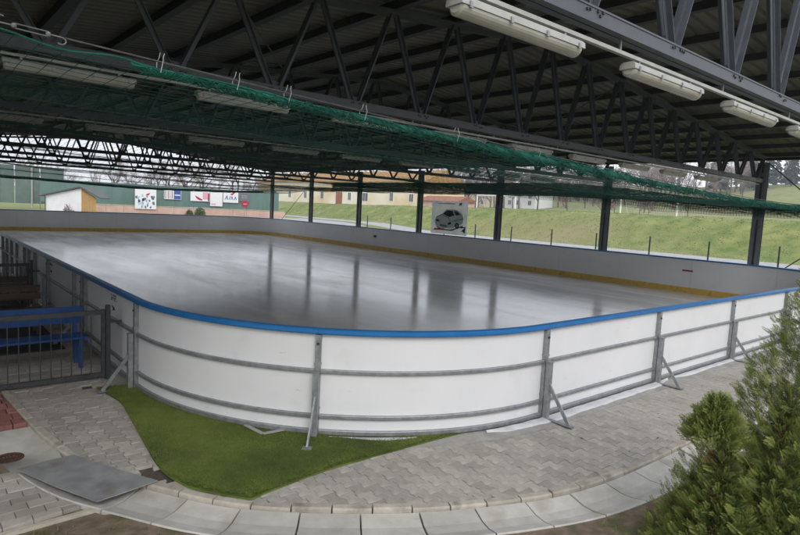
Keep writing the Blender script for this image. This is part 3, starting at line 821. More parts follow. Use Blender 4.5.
# ------------------------------------------------------------------ canopy: columns, trusses, roof, lamps
XL, XR, XM = -4.55, COLX, (COLX-4.55)/2
ZB, ZE, ZR = 4.10, 4.92, 6.10
def ztop(x): return ZR-(ZR-ZE)*abs(x-XM)/(XR-XM)
NB = 18; BAY = (XR-XL)/NB

col_me = []
def channel(mb, y0, s_):
    # channel section, web towards the middle
    mb.box(-0.085, 0.085, y0-0.006, y0+0.006, 0, ZE-0.05)
    for q in (-0.085, 0.073): mb.box(q, q+0.012, min(y0+s_*0.006, y0+s_*0.115), max(y0+s_*0.006, y0+s_*0.115), 0, ZE-0.05)
def make_column(y, label):
    c = thing("steel_column", (COLX, y, -0.14), label, "column", "steel columns along the far side")
    for s_ in (-1, 1):
        mb = MB(); channel(mb, s_*0.05, s_); o = link("channel", mb.mesh("channel", m_column), c)
    link("web_plate", WEB, c)
    for z in (0.9, 2.9, 4.4):
        for q in (-0.0955, 0.0865):
            o = link("batten", BATTEN, c); o.location = (q, 0, z)
    mb = MB().box(-0.18, 0.18, -0.25, 0.25, 0, 0.02); link("base_plate", mb.mesh("base_plate", m_truss), c)
    return c
WEB = MB().box(-0.02, 0.02, -0.0435, 0.0435, 0.02, ZE-0.06).mesh("web_plate", m_truss)
BATTEN = MB().box(0, 0.009, -0.15, 0.15, 0, 0.12).mesh("batten", m_column)
first_col = make_column(TRUSS_Y[0], "steel column beyond the right edge of the picture carrying the nearest truss")
for i, y in enumerate(TRUSS_Y[1:]):
    c = copy_tree(first_col); c.location.y = y
    c["label"] = "grey twin-channel steel column at the far boards, %s from the right" % ORD[i]
left_cols = []
for i, y in enumerate(TRUSS_Y):
    c = copy_tree(first_col); c.location = (XL, y, -0.14); c["group"] = "steel columns along the left side"
    c["label"] = "grey twin-channel steel column left of the benches, %s from the camera" % ORD[i]

# truss: built once at y=0
def make_truss(label):
    t = thing("roof_truss", (0, 0, ZB), label, "truss", "roof trusses")
    # bottom chord: two angles back to back, top chord likewise
    for s_ in (-1, 1):
        mb = MB(); mb.box(XL, XR-0.1, min(s_*0.007, s_*0.075), max(s_*0.007, s_*0.075), ZB-0.055, ZB+0.065)
        mb.box(XL, XR-0.1, min(s_*0.0755, s_*0.082), max(s_*0.0755, s_*0.082), ZB+0.05, ZB+0.066); mb.build("bottom_chord", m_truss, t)
        for xa, xb in ((XL, XM), (XM, XR)):
            mb = MB(); mb.angle((xa, s_*0.012, ztop(xa)), (xb, s_*0.012, ztop(xb)), 0.10, 0.010, (0, s_, 0), (0, 0, -1)); mb.build("top_chord", m_truss, t)
    for i in range(NB):
        xb = XL+(i+0.5)*BAY+BAY/2-BAY/2
        xa, xc = XL+i*BAY, XL+(i+1)*BAY
        pb = (xb, 0, ZB+0.07)
        for q, s_ in ((xa, -1), (xc, 1)):
            q2 = q+(0.07 if s_ < 0 else -0.07)
            p0 = Vector((pb[0]+s_*0.05, 0.0, pb[2])); p1 = Vector((q2, 0.0, ztop(q)-0.05))
            d = (p1-p0).normalized(); n_ = Vector((-d.z, 0, d.x))*(-s_)
            mb = MB(); mb.angle(p0+Vector((0, 0.012, 0)), p1+Vector((0, 0.012, 0)), 0.06, 0.007, n_, (0, 1, 0))
            mb.angle(p0-Vector((0, 0.012, 0)), p1-Vector((0, 0.012, 0)), 0.06, 0.007, n_, (0, -1, 0))
            mb.build("diagonal", m_truss, t)
        mb = MB().box(xb-0.14, xb+0.14, -0.006, 0.006, ZB+0.01, ZB+0.14); g = mb.build("gusset", m_truss, t)
        mb = MB()
        for bx_ in (-0.10, -0.06, 0.05, 0.085, 0.12):
            for s_ in (-1, 1):
                zb_ = ZB+0.02+random.uniform(-0.022, 0.02); yb = s_*0.075
                mb.box(xb+bx_-0.010, xb+bx_+0.010, min(yb, yb+s_*0.014), max(yb, yb+s_*0.014), zb_-0.010, zb_+0.010)
        tag(mb.build("bolts", m_bolt, g), kind="stuff")
    return t
names = ["nearest roof truss, large grey-blue lattice crossing the top right corner"] + \
        ["steel roof truss across the rink, %s behind the nearest one" % ORD[i] for i in range(7)]
tr0 = make_truss(names[0])
tr0.location.y = TRUSS_Y[0]
for i, y in enumerate(TRUSS_Y[1:]):
    c = copy_tree(tr0); c.location.y = y; c["label"] = names[i+1]

roof = thing("canopy_roof", (XM, LEN/2, ZE), "dark ribbed metal roof sheets on purlins above the rink", "roof")
YR0, YR1 = -1.42, LEN+0.9
prof = []
y = YR0
while y < YR1:
    prof += [(y, 0.0), (y+0.10, 0.0), (y+0.13, 0.045), (y+0.22, 0.045)]; y += 0.25
for s_ in (-1, 1):
    xa = XM; xb = XM+s_*(XR-XM+0.75); za = ztop(XM)+0.165; zb = za-(ZR-ZE)*(XR-XM+0.75)/(XR-XM)
    mb = MB()
    for (yy, dz) in prof: mb.v += [(xa, yy, za+dz), (xb, yy, zb+dz)]
    mb.f = [(2*i, 2*i+2, 2*i+3, 2*i+1) for i in range(len(prof)-1)]
    mb.build("roof_sheet", m_roof, roof)
for i in range(NB+1):
    x = XL+i*BAY; z = ztop(x)
    for q in ((x,) if 0 < i < NB else (x, x+(0.62 if i else -0.62))):
        zz = z if q == x else z-0.055
        mb = MB(); mb.angle((q-0.03, YR0, zz+0.012), (q-0.03, YR1, zz+0.012), 0.14, 0.012, (0, 0, 1), (1, 0, 0))
        mb.box(q-0.03, q+0.04, YR0+0.002, YR1-0.002, zz+0.142, zz+0.15)
        mb.build("purlin", m_purlin, roof)
mb = MB()
for s_ in (1,):
    x = XR+0.75; z = ztop(XM)+0.165-(ZR-ZE)*(XR-XM+0.75)/(XR-XM)
    mb.add([(x+a, yy, z+b) for yy in (YR0, YR1) for a, b in ((-0.02, 0.02), (-0.02, -0.10), (0.12, -0.10), (0.12, 0.02), (0.11, 0.02), (0.11, -0.09), (-0.01, -0.09), (-0.01, 0.02))],
           [(i, (i+1) % 8, (i+1) % 8+8, i+8) for i in range(8)])
mb.build("rain_gutter", m_purlin, roof)

# wind bracing rods in the column row, each rod one thing
def rod(y0, z0, y1, z1, label, x=COLX+0.13, r_=0.022):
    o = MB().tube([(x, y0, z0), (x, y1, z1)], r_, 6).build("bracing_rod", m_truss); tag(o, label, "rod", "wind bracing rods")
rod(COL0-0.1, 4.75, TRUSS_Y[0]+0.1, 0.5, "dark bracing rod running down right from the rightmost visible column")
rod(COL0-0.1, 0.4, TRUSS_Y[0]+0.1, 4.7, "dark bracing rod rising to the right behind the boards", COLX+0.19)
rod(COL0+COLD*5-0.1, 4.3, COL0+COLD*6-0.6, 0.6, "thin bracing rod slanting between the two leftmost columns", r_=0.018)
# diagonal braces within the roof
for i in range(0, 4):
    y0, y1 = TRUSS_Y[i+1], TRUSS_Y[i+2]
    for j, (xa, xb) in enumerate(((XL+4*BAY, XL+7*BAY), (XL+11*BAY, XL+14*BAY))):
        o = MB().tube([(xa, y0, ztop(xa)-0.12), (xb, y1, ztop(xb)-0.12)], 0.016, 5).build("roof_brace", m_purlin)
        tag(o, "thin roof brace rod in the %s bay on the %s half" % (ORD[i], ("left", "right")[j]), "rod", "roof brace rods")

# fluorescent lamps under trusses
def make_lamp():
    t = thing("tube_light", (0, 0, 0), "x", "lamp", "tube lights under the trusses")
    n = 10; hw = 0.68
    mb = MB()                                        # housing (upper half, trapezoid)
    P = [(-0.075, -0.005), (-0.07, 0.035), (-0.045, 0.055), (0.045, 0.055), (0.07, 0.035), (0.075, -0.005)]
    mb.add([(x, a, b) for x in (-hw, hw) for a, b in P], [(i, (i+1) % 6, (i+1) % 6+6, i+6) for i in range(6)]+[(5,4,3,2,1,0), (6,7,8,9,10,11)])
    link("housing", mb.mesh("housing", m_lamp_body), t)
    mb = MB(); Q = [(0.066*cos(pi+pi*k/n), -0.006+0.062*sin(pi+pi*k/n)) for k in range(n+1)]
    xs = [(-hw+0.012, 0.7), (-hw+0.03, 1.0), (hw-0.03, 1.0), (hw-0.012, 0.7)]
    mb.v = [(x, a*s_, -0.006+(b+0.006)*s_) for x, s_ in xs for a, b in Q]; k = n+1
    mb.f = [(i*k+j, (i+1)*k+j, (i+1)*k+j+1, i*k+j+1) for i in range(3) for j in range(n)]+[tuple(range(k)), tuple(range(3*k, 4*k))[::-1]]
    link("diffuser", mb.mesh("diffuser", m_lamp_cover, smooth=False), t)
    clip_me = MB().box(-0.014, 0.014, -0.083, -0.074, -0.02, 0.02).mesh("clip", m_galv)
    for s_ in (-1, 1):
        for x in (-0.6, -0.2, 0.2, 0.6):
            o = link("clip", clip_me, t); o.location = (x, 0, 0); o.rotation_euler = (0, 0, 0 if s_ < 0 else pi)
    hang = MB().box(-0.012, 0.012, -0.012, 0.012, 0.055, 0.088).mesh("hanger", m_galv)
    for x in (-0.5, 0.5): link("hanger", hang, t, (x, 0, 0))
    return t
lamp0 = make_lamp(); used = False
trn = ["nearest truss", "second truss", "third truss", "fourth truss"]
for ti, y in enumerate(TRUSS_Y[:3]):
    zz = ZB-0.265 if ti == 0 else ZB-0.225
    x0 = 1.0 if ti == 0 else -0.80
    rail_o = MB().box(-2.5 if ti else -0.6, XR-0.3, y-0.02, y+0.02, zz+0.088, zz+0.118).build("lamp_rail", m_lamp_body)
    tag(rail_o, "thin pale mounting rail under the %s" % trn[ti], "rail", "lamp rails")
    hb = MB().box(-0.008, 0.008, -0.008, 0.008, 0, ZB-(zz+0.118)).mesh("rail_hanger", m_galv)
    for q in np.arange(0.2, 20, 2.1): 
        h = link("rail_hanger", hb, rail_o, (q, y, zz+0.118))
    for k in range(9):
        l_ = lamp0 if not used else copy_tree(lamp0); used = True
        l_.location = (x0+k*2.12, y, zz); l_["label"] = "long fluorescent tube light under the %s, %s from the left" % (trn[ti], ORD[k])

# ------------------------------------------------------------------ safety net
def zr(x): return 3.03+0.42*abs((x-11.5)/12.6)**1.6
def nz(x, y):
    b = zr(x)+0.30*sm(0, 9, y)-0.28*sm(27, 38.5, y)
    u = (y-COL0)/COLD; sag = sin(pi*(u % 1.0))**2
    b -= 0.16*sag*sm(0, 3, y)
    b += 0.07*noise.noise((x*0.35, y*0.22, 3.3))+0.03*noise.noise((x*1.1, y*0.8, 8.1))
    k = sm(0, 0.6, y)
    return zr(x)*(1-k)+b*k
def nxy(x, y):
    return (x+0.05*noise.noise((x*0.7, y*0.5, 1.2)), y+0.05*noise.noise((x*0.6, y*0.7, 5.2))*sm(0, 0.5, y))
NX0, NX1, NY0, NY1 = -3.6, 20.45, 0.02, LEN+0.1
cell = 0.15
gnx = np.arange(NX0, NX1+0.001, 0.6); gny = np.arange(NY0, NY1+0.001, 0.45)
H = np.array([[(*nxy(a, b), nz(a, b)) for b in gny] for a in gnx])      # coarse samples
def strands(lines, r_):
    """lines: array (k, n, 3) -> three-sided tubes"""
    k, n, _ = lines.shape
    d = np.gradient(lines, axis=1); d /= np.linalg.norm(d, axis=2, keepdims=True)
    a = np.cross(d, np.array([0, 0, 1.0])); a /= np.linalg.norm(a, axis=2, keepdims=True); b = np.cross(a, d)
    rings = np.stack([lines+r_*(a*cos(q)+b*sin(q)) for q in (pi/2, pi/2+2*pi/3, pi/2+4*pi/3)], 2)   # k,n,3,3
    V = rings.reshape(-1, 3)
    base_ = (np.arange(k)[:, None, None]*n+np.arange(n-1)[None, :, None])*3+np.arange(3)[None, None, :]
    nxt = (np.arange(k)[:, None, None]*n+np.arange(n-1)[None, :, None])*3+((np.arange(3)+1) % 3)[None, None, :]
    F = np.stack([base_, nxt, nxt+3, base_+3], -1).reshape(-1, 4)
    return V, F
# X-running strands: interpolate over y
ys = np.arange(NY0+cell, NY1, cell); fy = np.clip((ys-NY0)/0.45, 0, len(gny)-1.001); i0 = fy.astype(int); ff = (fy-i0)[:, None, None]
LX = (H[:, i0].transpose(1, 0, 2)*(1-ff)+H[:, i0+1].transpose(1, 0, 2)*ff)
xs = np.arange(NX0, gnx[-1], cell); fx = np.clip((xs-NX0)/0.6, 0, len(gnx)-1.001); i0 = fx.astype(int); ff = (fx-i0)[:, None, None]
LY = H[i0]*(1-ff)+H[i0+1]*ff
V1, F1 = strands(LX, 0.0024); V2, F2 = strands(LY, 0.0028)
net = thing("safety_net", (10, 0, 3), "dark green safety net stretched flat above the ice with bunched edge", "net")
def add_np(name, V, F, m, parent, kind=None):
    V = V-np.array(wloc(parent)); o = link(name, npmesh(name, V, F, m), parent)
    if kind: tag(o, kind=kind)
    return o
add_np("netting", np.concatenate([V1, V2]), np.concatenate([F1, F2+len(V1)]), m_net_mid, net, "stuff")
# far-side skirt hanging below the sheet edge
ys = np.arange(-1.4, 30, 0.1)
def skirt(y):
    top = 3.28+0.72*sm(2.0, 12.0, y); bot = 2.86+0.56*sm(2.5, 17.0, y)
    return top, bot-0.05*sin(pi*(((y-COL0)/COLD) % 1.0))**2
nv = 20; SV, SF, so = [], [], 0
for lay in range(5):
    V = []
    for j in range(nv+1):
        V.append([(NX1+0.05*lay-0.06+0.05*sin(y*(4.1+lay)+j*0.5)+0.04*noise.noise((y*2, j*0.3, lay)), y+0.013*lay,
                   skirt(y)[0]+(skirt(y)[1]-skirt(y)[0])*(1-0.14*lay)*j/nv+0.03*noise.noise((y*0.8, lay, 4))) for y in ys])
    Lh = np.array(V); Va, Fa = strands(Lh, 0.0054)
    Lv = Lh.transpose(1, 0, 2).copy(); Lv[:, :, 0] += 1e-3*np.arange(nv+1); Vb, Fb = strands(Lv, 0.0052)
    for v_, f_ in ((Va, Fa), (Vb, Fb)): SV.append(v_); SF.append(f_+so); so += len(v_)
add_np("side_skirt", np.concatenate(SV), np.concatenate(SF), m_net_far, net, "stuff")
# steel edge rope and gathered netting on it
rope_pts = [(x, 0.0, zr(x)+0.02) for x in np.arange(-1.55, XR+0.05, 0.25)]
MB().tube(rope_pts, 0.006, 5).build("edge_rope", m_rope, net)
mb = MB(); 
def bunch_r(x): return (0.020+0.018*sm(-1.1, 0.3, x)+0.034*sm(1, 3.5, x)-0.022*sm(4.6, 6.2, x))*(1+0.35*noise.noise((x*1.9, 0, 7)))
for s_ in range(26):
    ph = random.random()*6.28; fr = random.uniform(2.2, 6.0); ro = random.uniform(0.25, 1.0); pp = []
    xa = random.uniform(-1.1, 19); xb = min(XR, xa+random.uniform(1.5, 6)) if s_ > 9 else XR; xa = xa if s_ > 9 else -1.15
    for x in np.arange(xa, xb, 0.07):
        r_ = bunch_r(x)*ro
        pp.append((x+0.02*noise.noise((x*5, s_, 3)), r_*cos(ph+fr*x+1.5*noise.noise((x*1.5, s_, 1))), zr(x)-0.035+r_*0.95*sin(ph+fr*x+1.5*noise.noise((x*1.3, s_, 4)))-0.3*r_))
    if len(pp) > 2: mb.tube(pp, 0.004+0.004*random.random(), 4)
gath = mb.build("gathered_edge", m_net, net)
mb = MB()                                            # core so that the bundle is not see-through
for x in []: pass
cp = [(x, 0.008*sin(x*7), zr(x)-0.045+0.012*noise.noise((x*2.2, 1, 1))) for x in np.arange(-1.1, XR, 0.09)]
mb.tube(cp, [bunch_r(q[0])*0.55*(1+0.3*noise.noise((q[0]*6, 3, 3))) for q in cp], 8)
mb.build("bundle_core", m_net, net, smooth=True)
mb = MB()                                            # loose loops of mesh round the bundle
for s_ in range(2600):
    x = -1.1+21.1*random.random()**1.5; r_ = bunch_r(x)*random.uniform(0.75, 1.2); a = random.random()*6.28; pp = []; sg = random.choice((-1, 1)); st_ = random.uniform(0.008, 0.03)
    for k in range(5):
        an = a+sg*k*0.42; pp.append((x+k*st_, r_*cos(an)*(1+0.15*random.random()), zr(x)-0.05+r_*sin(an)-0.02*random.random()))
    mb.tube(pp, 0.0032, 3, False)
tag(mb.build("loose_mesh", m_net, net), kind="stuff")
# thin green cord from the turnbuckle to the bundle
MB().tube([(x, 0.02, zr(x)-0.03+0.02*sin(x*9)) for x in np.arange(-2.3, -1.0, 0.08)], 0.006, 4).build("green_cord", m_net, net)
for x in (-0.98, -0.42, 0.02, 0.78, 1.95, 3.3, 5.2, 7.4):
    mb = MB(); z = zr(x)
    mb.tube([(x, 0.03, z-0.06), (x+0.01, 0.05, z+0.02), (x+0.015, 0.02, z+0.05), (x+0.02, 0.01, z+0.085)], 0.0026, 4)
    mb.tube([(x+0.01, -0.03, z-0.06), (x+0.02, -0.05, z+0.02), (x+0.03, -0.02, z+0.05), (x+0.045, 0.0, z+0.08)], 0.0026, 4)
    mb.build("cable_tie", m_tie, net)
# other cables carrying the net
for i, y in enumerate(TRUSS_Y[1:]):
    MB().tube([(x, y, nz(x, y)+0.012) for x in np.arange(NX0, NX1, 0.5)], 0.006, 4).build("carrier_cable", m_rope, net)
MB().tube([(NX1, y, nz(NX1, max(y, 0.1))+0.03) for y in np.arange(-1.4, LEN, 0.5)], 0.008, 4).build("carrier_cable", m_rope, net)
mb = MB()
for s_ in range(14):
    ph = random.random()*6.28; pp = []
    for x in np.arange(NX0, 20.5, 0.25):
        pp.append((x, NY1+0.06*cos(ph+x*3), nz(x, NY1)-0.02+0.06*sin(ph+x*2.6+noise.noise((x, s_, 0)))))
    mb.tube(pp, 0.02, 4)
mb.build("gathered_far_edge", m_net_far, net)
# turnbuckle at the left end of the rope
tb = thing("turnbuckle", (-1.7, 0, zr(-1.7)), "galvanised turnbuckle with hooks tensioning the net rope at top left", "turnbuckle")
def tbz(x): return zr(x)+0.02
for dy, dz in ((0, 0.014), (0, -0.014)):
    MB().tube([(-1.82, dy, tbz(-1.82)+dz), (-1.64, dy, tbz(-1.64)+dz)], 0.004, 6).build("frame_rod", m_galv, tb)
for x in (-1.82, -1.64): MB().tube([(x-0.014, 0, tbz(x-0.014)), (x-0.006, 0, tbz(x)), (x+0.006, 0, tbz(x)), (x+0.014, 0, tbz(x+0.014))], [0.010, 0.017, 0.017, 0.010], 8).build("end_block", m_galv, tb)
def hook(x0, d):
    pp = [(x0, 0, tbz(x0))]+[(x0+d*0.06*k/3, 0, tbz(x0+d*0.06*k/3)) for k in (1, 2, 3)]
    xe = x0+d*0.06
    pp += [(xe+d*0.028*sin(a), 0, tbz(xe)-0.0+0.022*(1-cos(a))*-d) for a in np.linspace(0.4, 3.9, 7)]
    return pp
MB().tube(hook(-1.63, 1), 0.0048, 6).build("hook", m_galv, tb)
MB().tube(hook(-1.83, -1), 0.0048, 6).build("hook", m_galv, tb)
MB().tube([(x, 0, tbz(x)) for x in np.arange(-4.5, -1.90, 0.2)], 0.006, 5).build("anchor_rope", m_rope, tb)

# ------------------------------------------------------------------ banner with car drawing, on the column row
bx = COLX-0.24
bn = thing("car_banner", (bx, 18.4, 1.2), "grey cloth banner with a sketch of a car hanging between far columns", "banner")
BY0, BY1, BZ0, BZ1 = 19.85, 17.12, 1.24, 3.05
def bp_(u, v, k=0.0): return (bx-0.004*k-0.004, BY0+(BY1-BY0)*u, BZ0+(BZ1-BZ0)*v)
mb = MB(); nu = 18
for i in range(nu+1):
    for v in (0, 0.5, 1):
        q = bp_(i/nu, v); mb.v.append((q[0]+0.012*sin(i*0.9)*(1-abs(v-0.5)), q[1], q[2]-0.03*sin(pi*i/nu)*v))
mb.f = [(i*3+j, (i+1)*3+j, (i+1)*3+j+1, i*3+j+1) for i in range(nu) for j in range(2)]
mb.build("cloth", m_banner, bn)
def bpoly(name, pts_, m, k):
    mb = MB(); mb.add([tuple(np.array(bp_(u, v))-np.array([0.016+0.002*k, 0, 0])) for u, v in pts_], [tuple(range(len(pts_)))]); return mb.build(name, m, bn)
bpoly("car_body", [(0.10, 0.38), (0.14, 0.50), (0.30, 0.60), (0.42, 0.74), (0.72, 0.74), (0.86, 0.62), (0.90, 0.48), (0.88, 0.34), (0.74, 0.26), (0.56, 0.17), (0.28, 0.18), (0.13, 0.27)], m_ink_pale, 1)
bpoly("car_windscreen", [(0.33, 0.60), (0.44, 0.715), (0.60, 0.70), (0.65, 0.57), (0.52, 0.52)], m_ink, 2)
bpoly("car_side_window", [(0.64, 0.70), (0.71, 0.70), (0.82, 0.60), (0.69, 0.57)], m_ink, 2)
bpoly("car_bonnet_line", [(0.14, 0.50), (0.30, 0.595), (0.50, 0.51), (0.55, 0.40), (0.53, 0.40), (0.48, 0.495), (0.30, 0.57), (0.16, 0.49)], m_ink_grey, 2)
bpoly("car_side_line", [(0.58, 0.40), (0.90, 0.50), (0.90, 0.47), (0.58, 0.375)], m_ink_grey, 2)
bpoly("car_headlight", [(0.13, 0.43), (0.21, 0.43), (0.26, 0.36), (0.15, 0.37)], m_ink, 2)
bpoly("car_headlight", [(0.47, 0.33), (0.56, 0.38), (0.58, 0.31), (0.50, 0.28)], m_ink, 2)
bpoly("car_grille", [(0.26, 0.30), (0.47, 0.27), (0.47, 0.21), (0.27, 0.23)], m_ink_grey, 2)
bpoly("car_shadow", [(0.14, 0.24), (0.30, 0.165), (0.56, 0.15), (0.90, 0.30), (0.88, 0.24), (0.58, 0.10), (0.26, 0.12)], m_ink_grey, 2)
bpoly("car_wheel", [(0.735+0.06*cos(q), 0.275+0.085*sin(q)) for q in np.linspace(0, 6.28, 11)[:-1]], m_ink, 3)
bpoly("car_wheel", [(0.735+0.03*cos(q), 0.275+0.045*sin(q)) for q in np.linspace(0, 6.28, 9)[:-1]], m_ink_pale, 4)
bpoly("red_lettering", [(0.06, 0.10), (0.34, 0.12), (0.40, 0.17), (0.12, 0.16)], m_ink_red, 3)
bpoly("dark_corner_mark", [(0.84, 0.10), (0.94, 0.22), (0.84, 0.20), (0.82, 0.24), (0.97, 0.26), (0.96, 0.06), (0.90, 0.12)], m_ink, 3)
bpoly("dark_corner_mark", [(0.76, 0.86), (0.84, 0.88), (0.84, 0.95), (0.77, 0.94)], m_ink_grey, 3)
bpoly("top_line", [(0.18, 0.90), (0.66, 0.90), (0.66, 0.925), (0.18, 0.925)], m_ink_grey, 3)
for u in (0.02, 0.35, 0.65, 0.98):
    q = bp_(u, 1.0); MB().tube([q, (q[0]+0.08, q[1], q[2]+0.2)], 0.005, 4).build("tie_cord", m_rope, bn)

# fence posts behind the far boards
for i in range(11):
    y = 3.64+2.68*i+random.uniform(-0.06, 0.06)
    o = MB().tube([(24, y, -0.2), (24+random.uniform(-0.03, 0.03), y+random.uniform(-0.03, 0.03), 1.83+random.uniform(-0.05, 0.05))], 0.035, 8).build("fence_post", m_dark)
    tag(o, "thin dark fence post beyond the far boards, %s from the right" % ORD[i], "post", "fence posts behind the far boards")

# ------------------------------------------------------------------ gates, benches on the left
def make_gate(y, xr, label):
    g = thing("bar_gate", (xr, y, 0), label, "gate", "dark steel gates by the left boards")
    w = 1.85
    MB().box(xr-w, xr-0.075, y-0.02, y+0.02, 0.905, 0.965).build("top_rail", m_dark, g)
    MB().box(xr-w, xr-0.075, y-0.02, y+0.02, 0.055, 0.105).build("bottom_rail", m_dark, g)
    MB().box(xr-0.115, xr-0.075, y-0.022, y+0.022, 0.035, 0.975).build("stile", m_dark, g)
    bar = MB().tube([(0, 0, 0.105), (0, 0, 0.905)], 0.007, 5).mesh("bar", m_dark)
    for k in range(14): link("bar", bar, g, (-0.24-k*0.118, 0, 0))
    MB().box(xr-0.06, xr-0.005, y-0.03, y+0.03, -0.02, 1.03).build("gate_post", m_dark, g)
    MB().box(xr-0.005, -0.05, y-0.015, y+0.015, 0.78, 0.81).build("link_bar", m_dark, g)
    for z in (0.25, 0.75): MB().tube([(xr-0.068, y, z), (xr-0.068, y, z+0.09)], 0.014, 6).build("hinge", m_dark, g)
    return g
make_gate(4.25, -0.19, "dark grey steel bar gate in front of the blue bench")
make_gate(10.3, -0.17, "dark steel bar gate further back beside the left boards")
make_gate(16.2, -0.17, "farthest dark steel gate along the left boards")
def bench(y, xr, m, label, blue=True, wdt=1.9):
    b = thing("bench", (xr, y, 0), label, "bench", "benches beside the left boards")
    for k in range(2): MB().box(xr-wdt, xr, y-0.02+k*0.19, y+0.15+k*0.19, 0.435, 0.465).build("seat_plank", m, b)
    for k in range(2): MB().beam((xr-wdt, y+0.375+k*0.02, 0.66+k*0.13), (xr, y+0.375+k*0.02, 0.66+k*0.13), 0.025, 0.115).build("back_plank", m, b)
    for x in (xr-0.10, xr-wdt+0.10):
        MB().box(x-0.025, x+0.025, y, y+0.05, 0, 0.434).build("leg", m, b)
        MB().beam((x, y+0.34, 0), (x, y+0.415, 0.84), 0.05, 0.045, (0, 1, 0)).build("back_leg", m, b)
        MB().box(x-0.02, x+0.02, y+0.05, y+0.32, 0.39, 0.434).build("bearer", m, b)
    return b
bench(4.95, -0.30, m_bench_blue, "blue painted bench behind the nearest steel gate")
bench(7.4, -0.45, m_bench_wood, "dark brown bench in shade behind the blue bench")
bench(8.7, -0.45, m_bench_wood, "dark brown bench nearest the second steel gate")
mm = MB().box(-4.0, -0.36, 6.2, 16.0, 0.012, 0.03).build("rubber_mat", m_mat); tag(mm, "black rubber matting under the dark benches by the left boards", "mat")

# unseen building added left of view to darken the benches and canopy interior
ch = thing("shade_building", (-9, 10, 0), "unseen dark timber building added at the left to shade the bench area", "building")
MB().box(-13, -5.3, 1.5, 19, -0.3, 4.4).build("wall", m_bench_wood, ch)
MB().add([(-13.4, 1.1, 4.41), (-5.0, 1.1, 4.41), (-5.0, 19.4, 4.41), (-13.4, 19.4, 4.41), (-9.2, 1.1, 6.3), (-9.2, 19.4, 6.3)], [(0, 4, 5, 3), (1, 2, 5, 4), (0, 1, 4), (2, 3, 5), (0, 3, 2, 1)]).build("roof", m_dark_roof, ch)
for k in range(4):
    y = 3.5+k*4.0
    if k == 2:
        d_ = MB().box(-5.3, -5.25, y, y+1.0, 0, 2.1).build("door", m_door, ch); MB().box(-5.25, -5.22, y+0.1, y+0.2, 1.0, 1.05).build("handle", m_galv, d_)
    else:
        w_ = MB().box(-5.3, -5.25, y, y+1.6, 1.0, 2.2).build("window", m_frame_white, ch); MB().box(-5.25, -5.235, y+0.08, y+1.52, 1.08, 2.12).build("pane", m_window, w_)

# grey pipe post at the lower left edge
pp = thing("pipe_post", (-2.06, -0.72, 0), "grey steel pipe post standing at the extreme lower left edge", "post")
MB().tube([(-2.06, -0.72, -0.05), (-2.06, -0.72, 1.9)], 0.03, 12).build("tube", m_galv, pp, smooth=True)
MB().tube([(-2.06, -0.72, 1.9), (-2.06, -0.72, 1.93)], [0.032, 0.01], 12).build("end_cap", m_dark, pp)

# ------------------------------------------------------------------ background left: hut, fence, banners
hz = th(10, 60)
hut = thing("hut", (10.3, 60, hz), "small white hut with tan wooden end wall and dark gable roof", "hut")
# gable end (white) faces the camera-left, tan wall on its right
def hutbox(P0, P1, z0, z1): pass
A = Vector((8.6, 61.0, 0)); Bc = Vector((11.35, 59.5, 0)); Dv = Vector((1.55, 2.4, 0))
zt_ = 1.98
mb = MB(); mb.add([(A.x, A.y, hz-0.3), (Bc.x, Bc.y, hz-0.3), (Bc.x, Bc.y, 2.83), (A.x, A.y, zt_)], [(0, 1, 2, 3)])
A2, B2 = A+Dv, Bc+Dv
mb.add([(A.x, A.y, hz-0.3), (A2.x, A2.y, hz-0.3), (A2.x, A2.y, zt_), (A.x, A.y, zt_)], [(3, 2, 1, 0)]); mb.build("white_wall", m_white_wall, hut)
E_ = Bc+Vector((1.45, 0.55, 0))
nplank = 9
for k in range(nplank):
    a = Bc+(E_-Bc)*(k/nplank); b = Bc+(E_-Bc)*((k+1)/nplank-0.012)
    za, zb = 2.83-0.85*k/nplank, 2.83-0.85*(k+1)/nplank
    mb = MB(); n_ = Vector((-(E_-Bc).y, (E_-Bc).x, 0)).normalized()*0.03
    mb.add([(q.x, q.y, z) for q in (a, a+n_) for z in (hz-0.3,)]+[(q.x, q.y, hz-0.3) for q in (b+n_, b)]+[(a.x, a.y, za), (a.x+n_.x, a.y+n_.y, za), (b.x+n_.x, b.y+n_.y, zb), (b.x, b.y, zb)],
           [(0,3,7,4),(0,1,5,4),(1,2,6,5),(2,3,7,6),(4,5,6,7)])
    mb.build("plank", m_tan_wood, hut)
rf = MB()
o1 = (A-Bc).normalized()*0.45; fr_ = -Dv.normalized()*0.35
r1 = [(A.x+o1.x+fr_.x, A.y+o1.y+fr_.y, zt_-0.13+0.03), (Bc.x+fr_.x, Bc.y+fr_.y, 2.9), (Bc.x+Dv.x, Bc.y+Dv.y, 2.9), (A2.x+o1.x, A2.y+o1.y, zt_-0.10)]
rf.add(r1+[(x, y, z+0.12) for x, y, z in r1], [(0,3,2,1),(4,5,6,7),(0,1,5,4),(1,2,6,5),(2,3,7,6),(3,0,4,7)])
rf.build("roof", m_dark_roof, hut)
r2 = [(Bc.x+fr_.x, Bc.y+fr_.y, 2.9), (E_.x+0.35, E_.y-0.25, 1.86), (E_.x+Dv.x+0.35, E_.y+Dv.y, 1.86), (Bc.x+Dv.x, Bc.y+Dv.y, 2.9)]
MB().add(r2+[(x, y, z+0.12) for x, y, z in r2], [(0,3,2,1),(4,5,6,7),(0,1,5,4),(1,2,6,5),(2,3,7,6),(3,0,4,7)]).build("roof", m_dark_roof, hut)
MB().beam((A.x-0.05, A.y-0.1, zt_-0.1), (A.x-0.05, A.y-0.1, hz-0.3), 0.06, 0.06, (0, 1, 0)).build("downpipe", m_dark, hut)
